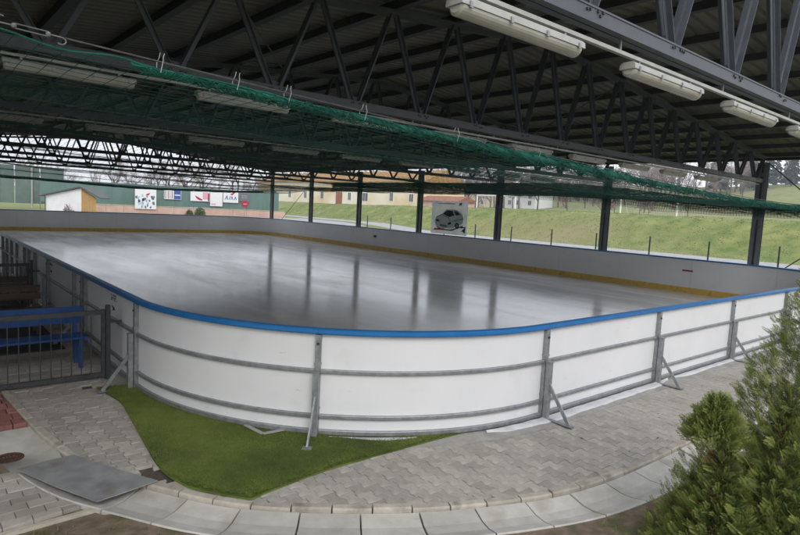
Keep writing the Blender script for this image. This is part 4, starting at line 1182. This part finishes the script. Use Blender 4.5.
sp = thing("scrub_pile", (10.0, 58.6, hz), "grey heap leaning against the white hut wall", "heap")
mb = MB()
for k in range(240):
    a = random.random()*6.28; r_ = random.random()**0.5; x = 10.1+cos(a)*r_*0.45; y = 58.9+sin(a)*r_*0.4
    z = hz+(1-r_)*1.05*random.random()
    mb.tube([(x, y, z), (x+random.uniform(-.2, .2), y+random.uniform(-.2, .2), z+random.uniform(0, 0.3))], 0.02, 3)
mb.build("sticks", m_twig, sp); tag(sp.children[0], kind="stuff")

FY = 70.0
fz = th(20, FY)
sf = thing("screen_fence", (22, FY, fz), "long green windscreen fence carrying advertising banners behind the far end", "fence")
x = 9.6
while x < 38:
    MB().box(x+0.02, x+2.38, FY-0.01, FY+0.01, 1.25, 3.7).build("screen_panel", m_screen, sf)
    MB().tube([(x, FY+0.04, fz-0.2), (x, FY+0.04, 3.8)], 0.04, 6).build("fence_post", m_mesh_grey, sf)
    x += 2.4
gf = thing("mesh_fence", (2, 72, fz), "tall grey-green mesh fence on pale poles at the far left", "fence")
x = -14.0
while x < 10.5:
    MB().box(x+0.05, x+2.35, 72.4, 72.42, 0.9, 5.0).build("mesh_panel", m_mesh_grey, gf)
    x += 2.4
for x in (-11, -7.4, -3.8, -0.4, 3.0, 6.1, 9.2):
    MB().tube([(x, 72.3, fz-0.2), (x, 72.3, 5.4)], 0.09, 8).build("pole", m_lamp_body, gf)
lw = thing("low_wall", (22, 68.6, fz), "low pinkish wall in front of the green screen fence", "wall")
for k in range(14):
    x = 12+k*1.9
    MB().box(x, x+1.88, 68.5, 68.62, fz-0.3, 1.12+0.02*math.sin(k*1.7)).build("wall_block", m_pink, lw)
    MB().box(x, x+1.87, 68.47, 68.65, 1.14, 1.2).build("coping", m_strip, lw)

def sheet(name, x0, x1, z0, z1, y, m, parent): return MB().box(x0, x1, y, y+0.01, z0, z1).build(name, m, parent)
b1 = thing("picture_banner", (20, 68, 0.8), "white banner with blue and black picture, farthest left on the green fence", "banner")
sheet("backing_sheet", 18.85, 21.25, 0.85, 3.25, 68.3, m_white, b1)
for k in range(46):
    u, v = random.random(), random.random()
    cxk, czk = 19.0+u*2.1, 0.98+v*1.4
    mm_ = random.choice([m_ink, m_ink_blue, m_ink_sky, m_ink_sky, m_ink_grey]) if abs(u-0.45) < 0.4 else m_ink_grey
    a = random.random()*6.28; n = random.choice((5, 6, 7)); rr_ = random.uniform(0.06, 0.2)
    MB().add([(cxk+cos(a+6.28*q/n)*rr_*random.uniform(0.6, 1.2)*0.8, 68.294-0.0004*k, czk+sin(a+6.28*q/n)*rr_*random.uniform(0.7, 1.4)) for q in range(n)], [tuple(range(n))]).build("print_shape", mm_, b1)
MB().add([(20.0, 68.28, 2.45), (20.4, 68.28, 2.5), (20.55, 68.28, 2.75), (20.2, 68.28, 2.65)], [(0, 1, 2, 3)]).build("print_shape", m_ink_red, b1)
b2 = thing("striped_banner", (23.6, 68, 2.1), "banner with grey stripes and a blue half on the green fence", "banner")
sheet("backing_sheet", 22.65, 24.75, 2.12, 3.25, 69.8, m_white, b2)
for k in range(5): sheet("stripe", 22.72+k*0.22, 22.82+k*0.22, 2.2, 3.15, 69.79, m_ink_pink if k % 2 else m_ink_grey, b2)
sheet("blue_field", 23.85, 24.7, 2.16, 3.2, 69.79, m_ink_blue, b2); sheet("white_line", 23.95, 24.6, 2.6, 2.72, 69.78, m_white, b2)
b3 = thing("red_swirl_banner", (27, 69, 2.1), "white banner with a red swirl, third along the green fence", "banner")
sheet("backing_sheet", 25.9, 28.4, 2.05, 3.4, 69.8, m_white, b3)
arc = [(26.5+1.0*(1-cos(a)), 69.785, 2.9-0.75*(sin(a*0.9))*0.9) for a in np.linspace(0.2, 1.5, 8)]
for i in range(7):
    p0, p1 = arc[i], arc[i+1]; w = 0.05+0.10*sin(pi*i/7)
    MB().add([(p0[0], 69.785, p0[2]-w), (p1[0], 69.785, p1[2]-w), (p1[0], 69.785, p1[2]+w), (p0[0], 69.785, p0[2]+w)], [(0, 1, 2, 3)]).build("swirl", m_ink_red, b3)
sheet("pink_field", 27.5, 28.2, 2.3, 3.2, 69.79, m_ink_pink, b3); sheet("red_edge", 28.15, 28.35, 2.12, 3.1, 69.78, m_ink_red, b3)
b4 = thing("white_banner", (29.2, 69, 1.6), "tall plain white banner with small red print at its foot", "banner")
sheet("backing_sheet", 28.45, 30.1, 1.5, 3.45, 69.78, m_white, b4)
for u in (28.75, 29.05): MB().add([(u+cos(q)*0.16, 69.77, 1.75+sin(q)*0.12) for q in np.linspace(0, 6.28, 9)[:-1]], [tuple(range(8))]).build("print_dot", m_ink_pink, b4)
b5 = thing("lettered_banner", (31.2, 69, 2.1), "white banner with slanted blue lettering under a red peak", "banner")
sheet("backing_sheet", 30.2, 32.3, 2.05, 3.45, 69.8, m_white, b5)
def stroke(x0, z0, x1, z1, w, m, par, y=69.785):
    MB().add([(x0-w, y, z0), (x0+w, y, z0), (x1+w, y, z1), (x1-w, y, z1)], [(0, 1, 2, 3)]).build("letter_stroke", m, par)
for (x0, z0, x1, z1) in ((30.45, 2.42, 30.72, 2.95), (30.72, 2.95, 30.80, 2.42), (30.55, 2.6, 30.8, 2.66), (30.98, 2.42, 31.2, 2.9), (31.25, 2.42, 31.4, 2.88), (31.4, 2.88, 31.55, 2.42), (31.72, 2.42, 31.9, 2.85), (31.9, 2.85, 32.02, 2.42)):
    stroke(x0, z0, x1, z1, 0.05, m_ink_blue, b5)
MB().add([(31.1, 69.785, 3.1), (31.85, 69.785, 3.38), (31.6, 69.785, 3.40), (31.45, 69.785, 3.02)], [(0, 3, 1, 2)]).build("red_peak", m_ink_red, b5)
b6 = thing("grey_sign_board", (33, 69, 2.2), "dark grey sign board with two pale lines above the red sign", "sign")
sheet("board", 32.4, 33.9, 2.3, 3.6, 69.8, m_sign_grey, b6)
for z in (2.75, 3.0): sheet("pale_line", 32.75, 33.55, z, z+0.07, 69.79, m_ink_pale, b6)
ts = thing("traffic_sign", (31.7, 66.6, fz), "small red octagonal traffic sign on a thin pole", "traffic sign")
MB().tube([(31.7, 66.6, fz-0.2), (31.7, 66.6, 2.4)], 0.035, 8).build("pole", m_galv, ts)
for r_, m, dy, nm in ((0.48, m_ink_red, 0.0, "face"),):
    mb = MB(); P = [(31.7+r_*1.15*cos(pi/8+q*pi/4), 1.98+r_*cos(0)*sin(pi/8+q*pi/4)) for q in range(8)]
    mb.add([(x, 66.55, z) for x, z in P]+[(x, 66.58, z) for x, z in P], [tuple(range(8)), tuple(range(8, 16))[::-1]]+[(i, (i+1) % 8, (i+1) % 8+8, i+8) for i in range(8)]); mb.build(nm, m, ts)
sheet("face_print", 31.45, 31.95, 1.93, 2.03, 66.535, m_ink_pink, ts)

# ------------------------------------------------------------------ cream building on the bank
def house(name, loc, wx, wy, h, rise, mw, mr, label, wins, door=None, over=0.4):
    """axis-aligned block; windows on its -X face (towards the rink). wins: (y0,z0,w,h) local"""
    b = thing(name, loc, label, "building"); x, y, z = loc
    MB().box(x, x+wx, y, y+wy, z-1.0, z+h).build("wall", mw, b)
    P = [(-over, -over, h+0.02), (wx+over, -over, h+0.02), (wx+over, wy+over, h+0.02), (-over, wy+over, h+0.02)]
    Rg = [(wx/2, -over, h+rise), (wx/2, wy+over, h+rise)]
    mb = MB(); mb.add([(x+a, y+c, z+e) for a, c, e in P+Rg], [(0, 4, 5, 3), (1, 2, 5, 4), (0, 1, 4), (2, 3, 5), (0, 3, 2, 1)]); r = mb.build("roof", mr, b)
    for yy, zz, ww, hh in wins:
        o = MB().box(x-0.05, x+0.02, y+yy-0.1, y+yy+ww+0.1, z+zz-0.1, z+zz+hh+0.1).build("window", m_frame_white, b)
        MB().box(x-0.07, x-0.052, y+yy, y+yy+ww, z+zz, z+zz+hh).build("pane", m_window, o)
        MB().box(x-0.085, x-0.068, y+yy+ww/2-0.03, y+yy+ww/2+0.03, z+zz, z+zz+hh).build("mullion", m_frame_white, o)
    if door:
        yy, ww, hh = door
        o = MB().box(x-0.06, x+0.02, y+yy, y+yy+ww, z, z+hh).build("door", m_door, b)
        MB().box(x-0.09, x-0.062, y+yy+0.1, y+yy+0.2, z+1.0, z+1.1).build("handle", m_galv, o)
    return b
bz = th(66, 95)-0.05
house("row_building", (66, 70.5, bz), 10, 30, 4.6, 2.4, m_cream, m_orange_roof, "long cream building with ochre roof on top of the grass bank",
      [(2.5, 1.2, 1.0, 1.3), (8.0, 1.2, 0.9, 1.4), (15.5, 1.0, 1.6, 1.5), (21.0, 1.1, 0.9, 1.4)], (24.0, 2.2, 2.6))
house("row_building", (69, 103, bz), 10, 34, 4.8, 2.4, m_cream, m_orange_roof, "cream building farther left behind the thin bracing rod",
      [(3, 1.2, 1.0, 1.4), (10, 1.2, 1.0, 1.4), (17, 1.2, 1.0, 1.4), (24, 1.2, 1.0, 1.4)])
house("red_shed", (64, 60.5, th(64, 64)), 4, 8.5, 1.1, 0.9, m_pink, m_red_roof, "low shed with red-brown roof at the right end of cream building", [(2, 0.3, 1.2, 0.5)])
# football goals
def goal(x, y0, y1, z, h, label):
    g = thing("football_goal", (x, (y0+y1)/2, z), label, "goal", "football goals")
    for y in (y0, y1):
        MB().tube([(x, y, z-0.1), (x, y, z+h)], 0.10, 8).build("goal_post", m_white, g)
        MB().tube([(x, y, z+h), (x+0.9, y, z+h-0.05), (x+1.9, y, z)], 0.03, 6).build("stanchion", m_white, g)
    MB().tube([(x, y0-0.06, z+h), (x, y1+0.06, z+h)], 0.10, 8).build("crossbar", m_white, g)
    MB().tube([(x+1.9, y0, z+0.03), (x+1.9, y1, z+0.03)], 0.03, 6).build("ground_bar", m_white, g)
    nt = MB()
    for yy in np.arange(y0, y1, 0.3): nt.tube([(x, yy, z+h), (x+0.9, yy, z+h-0.08), (x+1.9, yy, z)], 0.004, 3, False)
    for a in np.linspace(0.05, 1, 9): nt.tube([(x+0.9+a*1.0, yy, z+(h-0.08)*(1-a)) for yy in (y0, y1)], 0.004, 3, False)
    tag(nt.build("goal_net", m_white, g), kind="stuff")
goal(68, 28.2, 35.4, th(68, 32), 2.44, "white football goal on the pitch above the bank, between right columns")
goal(62, 47.5, 54.5, th(62, 51), 1.9, "small white goal frame on the bank behind the car banner")

# ------------------------------------------------------------------ trees
def branch_tree(seed, h, spread, tw, m_t, levels=4):
    rnd = random.Random(seed); tr = MB(); cr = MB()
    def rec(p, d, ln, r_, lev):
        q = p+d*ln*0.5+Vector((rnd.uniform(-1, 1), rnd.uniform(-1, 1), rnd.uniform(-.3, .6)))*ln*0.07; e = q+d*ln*0.5
        (tr if lev < 2 else cr).tube([p, q, e], [r_, r_*0.8, r_*0.6], 5 if lev < 2 else 3, False)
        if lev >= levels: return
        n = 4 if lev == 0 else rnd.choice((3, 4, 4))
        for k in range(n):
            t = rnd.uniform(0.35, 1.0); a = rnd.random()*6.28
            s_ = p+(e-p)*t
            u = d.cross(Vector((cos(a), sin(a), 0.3))).normalized()
            nd = (d*rnd.uniform(0.5, 0.9)+u*rnd.uniform(0.4, 0.8)*spread+Vector((0, 0, 0.18))).normalized()
            rec(s_, nd, ln*rnd.uniform(0.5, 0.75), max(tw, r_*0.55), lev+1)
    rec(Vector((0, 0, -0.3)), Vector((rnd.uniform(-.06, .06), rnd.uniform(-.06, .06), 1)).normalized(), h*0.5, h*0.018, 0)
    return tr.mesh("trunk", m_bark), cr.mesh("crown", m_t)
def conifer_tree(seed, h):
    rnd = random.Random(seed); tr = MB().tube([(0, 0, -0.3), (0, 0, h*0.5), (0, 0, h*0.97)], [h*0.016, h*0.009, 0.02], 6); cr = MB()
    z = h*0.1
    while z < h:
        k = (1-z/h); r_ = h*0.19*k**0.85*rnd.uniform(0.75, 1.15)+0.15; nb = int(6+7*k)
        for i in range(nb):
            a = rnd.random()*6.28; rr_ = r_*rnd.uniform(0.6, 1.12); dr = rr_*rnd.uniform(0.18, 0.5); w = rr_*0.2+0.1
            e = Vector((cos(a)*rr_, sin(a)*rr_, z-dr)); s_ = Vector((-sin(a), cos(a), 0))*w
            mid = Vector((cos(a)*rr_*0.55, sin(a)*rr_*0.55, z-dr*0.3)); b0 = Vector((0, 0, z+0.1*r_))
            cr.add([b0, mid+s_, e, mid-s_, mid+Vector((0, 0, -0.35*w-0.25))], [(0, 1, 2), (0, 2, 3), (0, 4, 2)])
        z += h*0.028+0.1*k
    return tr.mesh("trunk", m_bark), cr.mesh("crown", m_conifer)
def round_bush(seed, r_, h, m):
    rnd = random.Random(seed); cr = MB(); tr = MB()
    for k in range(5):
        a = rnd.random()*6.28; tr.tube([(0, 0, -0.2), (cos(a)*r_*0.3, sin(a)*r_*0.3, h*0.5), (cos(a)*r_*0.6, sin(a)*r_*0.6, h*0.85)], [0.06, 0.04, 0.02], 4)
    for k in range(700):
        a = rnd.random()*6.28; v = rnd.random(); rr_ = r_*sqrt(rnd.random())*(0.6+0.5*rnd.random()); z = h*(0.1+0.9*rnd.random()*(1-(rr_/r_/1.15)**2))
        p_ = Vector((cos(a)*rr_, sin(a)*rr_, z)); d = Vector((rnd.uniform(-1, 1), rnd.uniform(-1, 1), rnd.uniform(-.2, 1))).normalized()*0.35
        e = d.cross(Vector((rnd.uniform(-1, 1), rnd.uniform(-1, 1), rnd.uniform(-1, 1)))).normalized()*0.12
        cr.add([p_-e, p_+d, p_+e], [(0, 1, 2)])
    return tr.mesh("stems", m_bark), cr.mesh("crown", m)
bare = [branch_tree(s_, 1.0*h, 1.0, 0.035, m_twig) for s_, h in ((1, 12), (2, 14), (3, 10), (4, 13))]
bare_red = [branch_tree(s_, h, 1.3, 0.03, m_twig_red, 4) for s_, h in ((8, 5), (9, 6))]
con = [conifer_tree(s_, h) for s_, h in ((11, 16), (12, 19), (13, 14))]
bsh = [round_bush(s_, 1.6, 2.6, m_bush_green) for s_ in (21, 22)]
def plant(name, ms, x, y, s_, rz, label, cat, group):
    t = thing(name, (x, y, th(x, y)-0.1), label, cat, group); t.scale = (s_, s_, s_*random.uniform(0.9, 1.1)); t.rotation_euler = (0, 0, rz)
    link(ms[0].name.split('.')[0], ms[0], t); link(ms[1].name.split('.')[0], ms[1], t)
    return t
def polar(px, dist):
    """ground direction: bearing measured in world angle from +X"""
    a = radians(px); return CAM[0]+dist*cos(a), CAM[1]+dist*sin(a)
# bearings: about 20 deg at the right column gap, 45 deg at the middle, 75 deg at the far left
random.seed(31)
for i in range(34):
    b = random.uniform(8, 22.5); d = random.uniform(222, 262); x, y = polar(b, d)
    plant("conifer_tree", random.choice(con), x, y, random.uniform(0.85, 1.35), random.random()*6.28, "dark bluish conifer in the wood on the hilltop at far right", "tree", "conifers on the hilltop")
for i in range(120):
    b = random.uniform(20.0, 46); d = random.uniform(185, 250); x, y = polar(b, d)
    plant("bare_tree", random.choice(bare), x, y, random.uniform(0.8, 1.5), random.random()*6.28, "leafless brown tree in the wood on the far hillside", "tree", "bare trees on the hillside")
for i in range(12):
    b = random.uniform(22, 34); d = random.uniform(120, 200); x, y = polar(b, d)
    plant("bare_shrub", random.choice(bare_red), x, y, random.uniform(0.7, 1.3), random.random()*6.28, "leafless reddish shrub on the slope behind the football goal", "shrub", "reddish shrubs on the slope")
for i in range(34):
    b = random.uniform(52, 84); d = random.uniform(135, 210); x, y = polar(b, d)
    plant("bare_tree", random.choice(bare), x, y, random.uniform(0.6, 1.05), random.random()*6.28, "leafless grey tree in the line beyond the far end fence", "tree", "bare trees beyond the far end")
for i, (x, y, s_) in enumerate(((26.3, 67.6, 0.45), (24.9, 67.4, 0.3))):
    plant("round_shrub", bsh[i % 2], x, y, s_, i*1.3, ("yellow-green leafy shrub left of the red swirl banner", "smaller yellow-green shrub below the striped banner")[i], "shrub", "shrubs at the green fence")
# hillside houses
for i, (b, d, wy, lab) in enumerate(((37, 190, 12, "cream house with red roof on the slope above the car banner"),
                                     (41.5, 215, 13, "pale house highest on the slope left of the car banner"))):
    x, y = polar(b, d)
    house("hillside_house", (x, y, th(x, y)), 9, wy, 5.0, 3.2, (m_white_wall, m_cream)[i % 2], m_red_roof, lab, [(1.5, 1.2, 1.2, 1.4), (wy/2, 1.2, 1.2, 1.4), (wy-2.5, 1.2, 1.2, 1.4), (1.5, 3.4, 1.2, 1.2), (wy-2.5, 3.4, 1.2, 1.2)])

# ------------------------------------------------------------------ thuja in the right foreground
def spray_template(rnd):
    """flat scale-leaf spray in the xy plane, growing along +y, length about 1"""
    Vs, Fs, tip = [], [], []
    def blade(x0, y0, x1, y1, w, t):
        dx, dy = x1-x0, y1-y0; L = sqrt(dx*dx+dy*dy); nx, ny = -dy/L*w, dx/L*w
        o = len(Vs); mx_, my_ = x0+dx*0.55, y0+dy*0.55
        Vs.extend([(x0, y0, 0), (mx_+nx, my_+ny, 0.02), (x1, y1, -0.03), (mx_-nx, my_-ny, 0.02)]); Fs.append((o, o+1, o+2, o+3)); tip.append(t)
    blade(0, 0, 0, 1.0, 0.016, 0.35)
    for k in range(7):
        for s_ in (-1, 1):
            y = 0.10+0.12*k+(0.045 if s_ > 0 else 0); ln = (0.46-0.042*k)*rnd.uniform(0.75, 1.15)*(0.7 if k == 0 else 1)
            a = rnd.uniform(0.65, 0.95); x1, y1 = s_*sin(a)*ln, y+cos(a)*ln
            blade(0, y, x1, y1, 0.017, 0.3+0.05*k)
            for q in range(2):
                f = 0.36+0.32*q
                for s2 in (-1, 1):
                    l2 = ln*rnd.uniform(0.26, 0.42)*(1.1-0.2*q); a2 = a*s_+s2*0.65
                    blade(x1*f, y+(y1-y)*f, x1*f+sin(a2)*l2, y+(y1-y)*f+cos(a2)*l2, 0.016, 0.45+0.05*k+0.08*q)
    return np.array(Vs), np.array(Fs), np.array(tip)
rnd = random.Random(5)
temps = [spray_template(rnd) for _ in range(5)]
TX, TY = 2.72, -3.28
lobes = [  # axis x, y, top z, base radius, base z, weight
    (TX, TY, 2.85, 1.12, 0.0, 0.55), (2.42, -3.02, 1.45, 0.40, 0.0, 0.17), (2.01, -2.72, 1.36, 0.19, 1.02, 0.055), (2.06, -2.78, 1.02, 0.38, 0.0, 0.15), (2.30, -2.62, 0.75, 0.45, 0.0, 0.12)]
VV, FF, TT = [], [], []; off_ = 0
NS = 9500
for (ax, ay, zt2, rb, zb, wgt) in lobes:
    for k in range(int(NS*wgt*1.25)):
        inner_ = k >= int(NS*wgt)
        f = 1-sqrt(1-np.random.rand()*0.985) if rnd.random() < 0.75 else np.random.rand()*0.97
        z = zb+(zt2-zb)*f; rm = rb*(1-f)**0.95+0.02
        rr_ = rm*(0.45+0.62*np.random.rand()**0.55)*(1+0.22*noise.noise((ax+z*3, ay, k*0.01)))
        if inner_: rr_ = rm*random.uniform(0.1, 0.6)
        a = np.random.rand()*2*pi
        px_, py_ = ax+cos(a)*rr_, ay+sin(a)*rr_
        # camera-facing half gets all of the sprays near; the back is kept thinner
        out = Vector((cos(a), sin(a), 0)); upd = (out*random.uniform(0.35, 0.95)+Vector((random.uniform(-.35, .35), random.uniform(-.35, .35), random.uniform(0.35, 1.0)))).normalized()
        side = upd.cross(Vector((random.uniform(-1, 1), random.uniform(-1, 1), random.uniform(-.4, .4)))).normalized(); nn = side.cross(upd)
        sc = random.uniform(0.065, 0.125)*(1.35 if inner_ else 1)*(0.75+0.35*(1-f))
        Tv, Tf, Tt = temps[k % 5]
        Mx = np.array([side, upd, nn])*sc
        bend = Tv.copy(); bend[:, 2] -= 0.16*Tv[:, 1]**2
        P = bend@Mx+np.array([px_, py_, z])-np.array(upd)*sc*0.4
        VV.append(P); FF.append(Tf+off_); off_ += len(P)
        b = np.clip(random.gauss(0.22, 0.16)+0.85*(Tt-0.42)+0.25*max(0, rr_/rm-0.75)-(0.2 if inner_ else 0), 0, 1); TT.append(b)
V = np.concatenate(VV); F = np.concatenate(FF); Tn = np.concatenate(TT)
keep = V[F[:, 0]][:, 2] > 0.0
F = F[keep]; Tn = Tn[keep]
thj = thing("thuja_shrub", (TX, TY, 0), "dense green thuja shrub filling the right foreground", "shrub")
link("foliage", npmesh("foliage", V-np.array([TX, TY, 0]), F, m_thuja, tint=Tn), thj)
mb = MB()
for (ax, ay, zt2, rb, zb, wgt) in lobes:
    mb.tube([(TX+(ax-TX)*0.3, TY+(ay-TY)*0.3, 0.0), (TX+(ax-TX)*0.75, TY+(ay-TY)*0.75, zt2*0.35), (ax, ay, zt2*0.93)], [0.035, 0.02, 0.005], 7)
    for k in range(26):
        a = random.random()*6.28; z = zt2*random.uniform(0.1, 0.85); r_ = rb*(1-z/zt2)*0.85
        mb.tube([(ax, ay, z), (ax+cos(a)*r_*0.5, ay+sin(a)*r_*0.5, z+r_*0.25), (ax+cos(a)*r_, ay+sin(a)*r_, z+r_*0.7)], [0.009, 0.006, 0.003], 5)
mb.build("stems", m_thuja_stem, thj)

# ------------------------------------------------------------------ thin damp air
hm = bpy.data.materials.new("damp_air"); hm.use_nodes = True
hn, hl = hm.node_tree.nodes, hm.node_tree.links
for q in list(hn):
    if q.type == 'BSDF_PRINCIPLED': hn.remove(q)
pv = hn.new("ShaderNodeVolumePrincipled"); pv.inputs["Color"].default_value = (0.86, 0.89, 0.93, 1); pv.inputs["Density"].default_value = 0.0008
pv.inputs["Anisotropy"].default_value = 0.2
hl.new(pv.outputs[0], hn["Material Output"].inputs["Volume"])
hz_o = MB().box(-410, 610, -410, 610, -1.5, 62).build("haze", hm); tag(hz_o, "thin pale damp air over the whole place", "haze", kind="stuff")
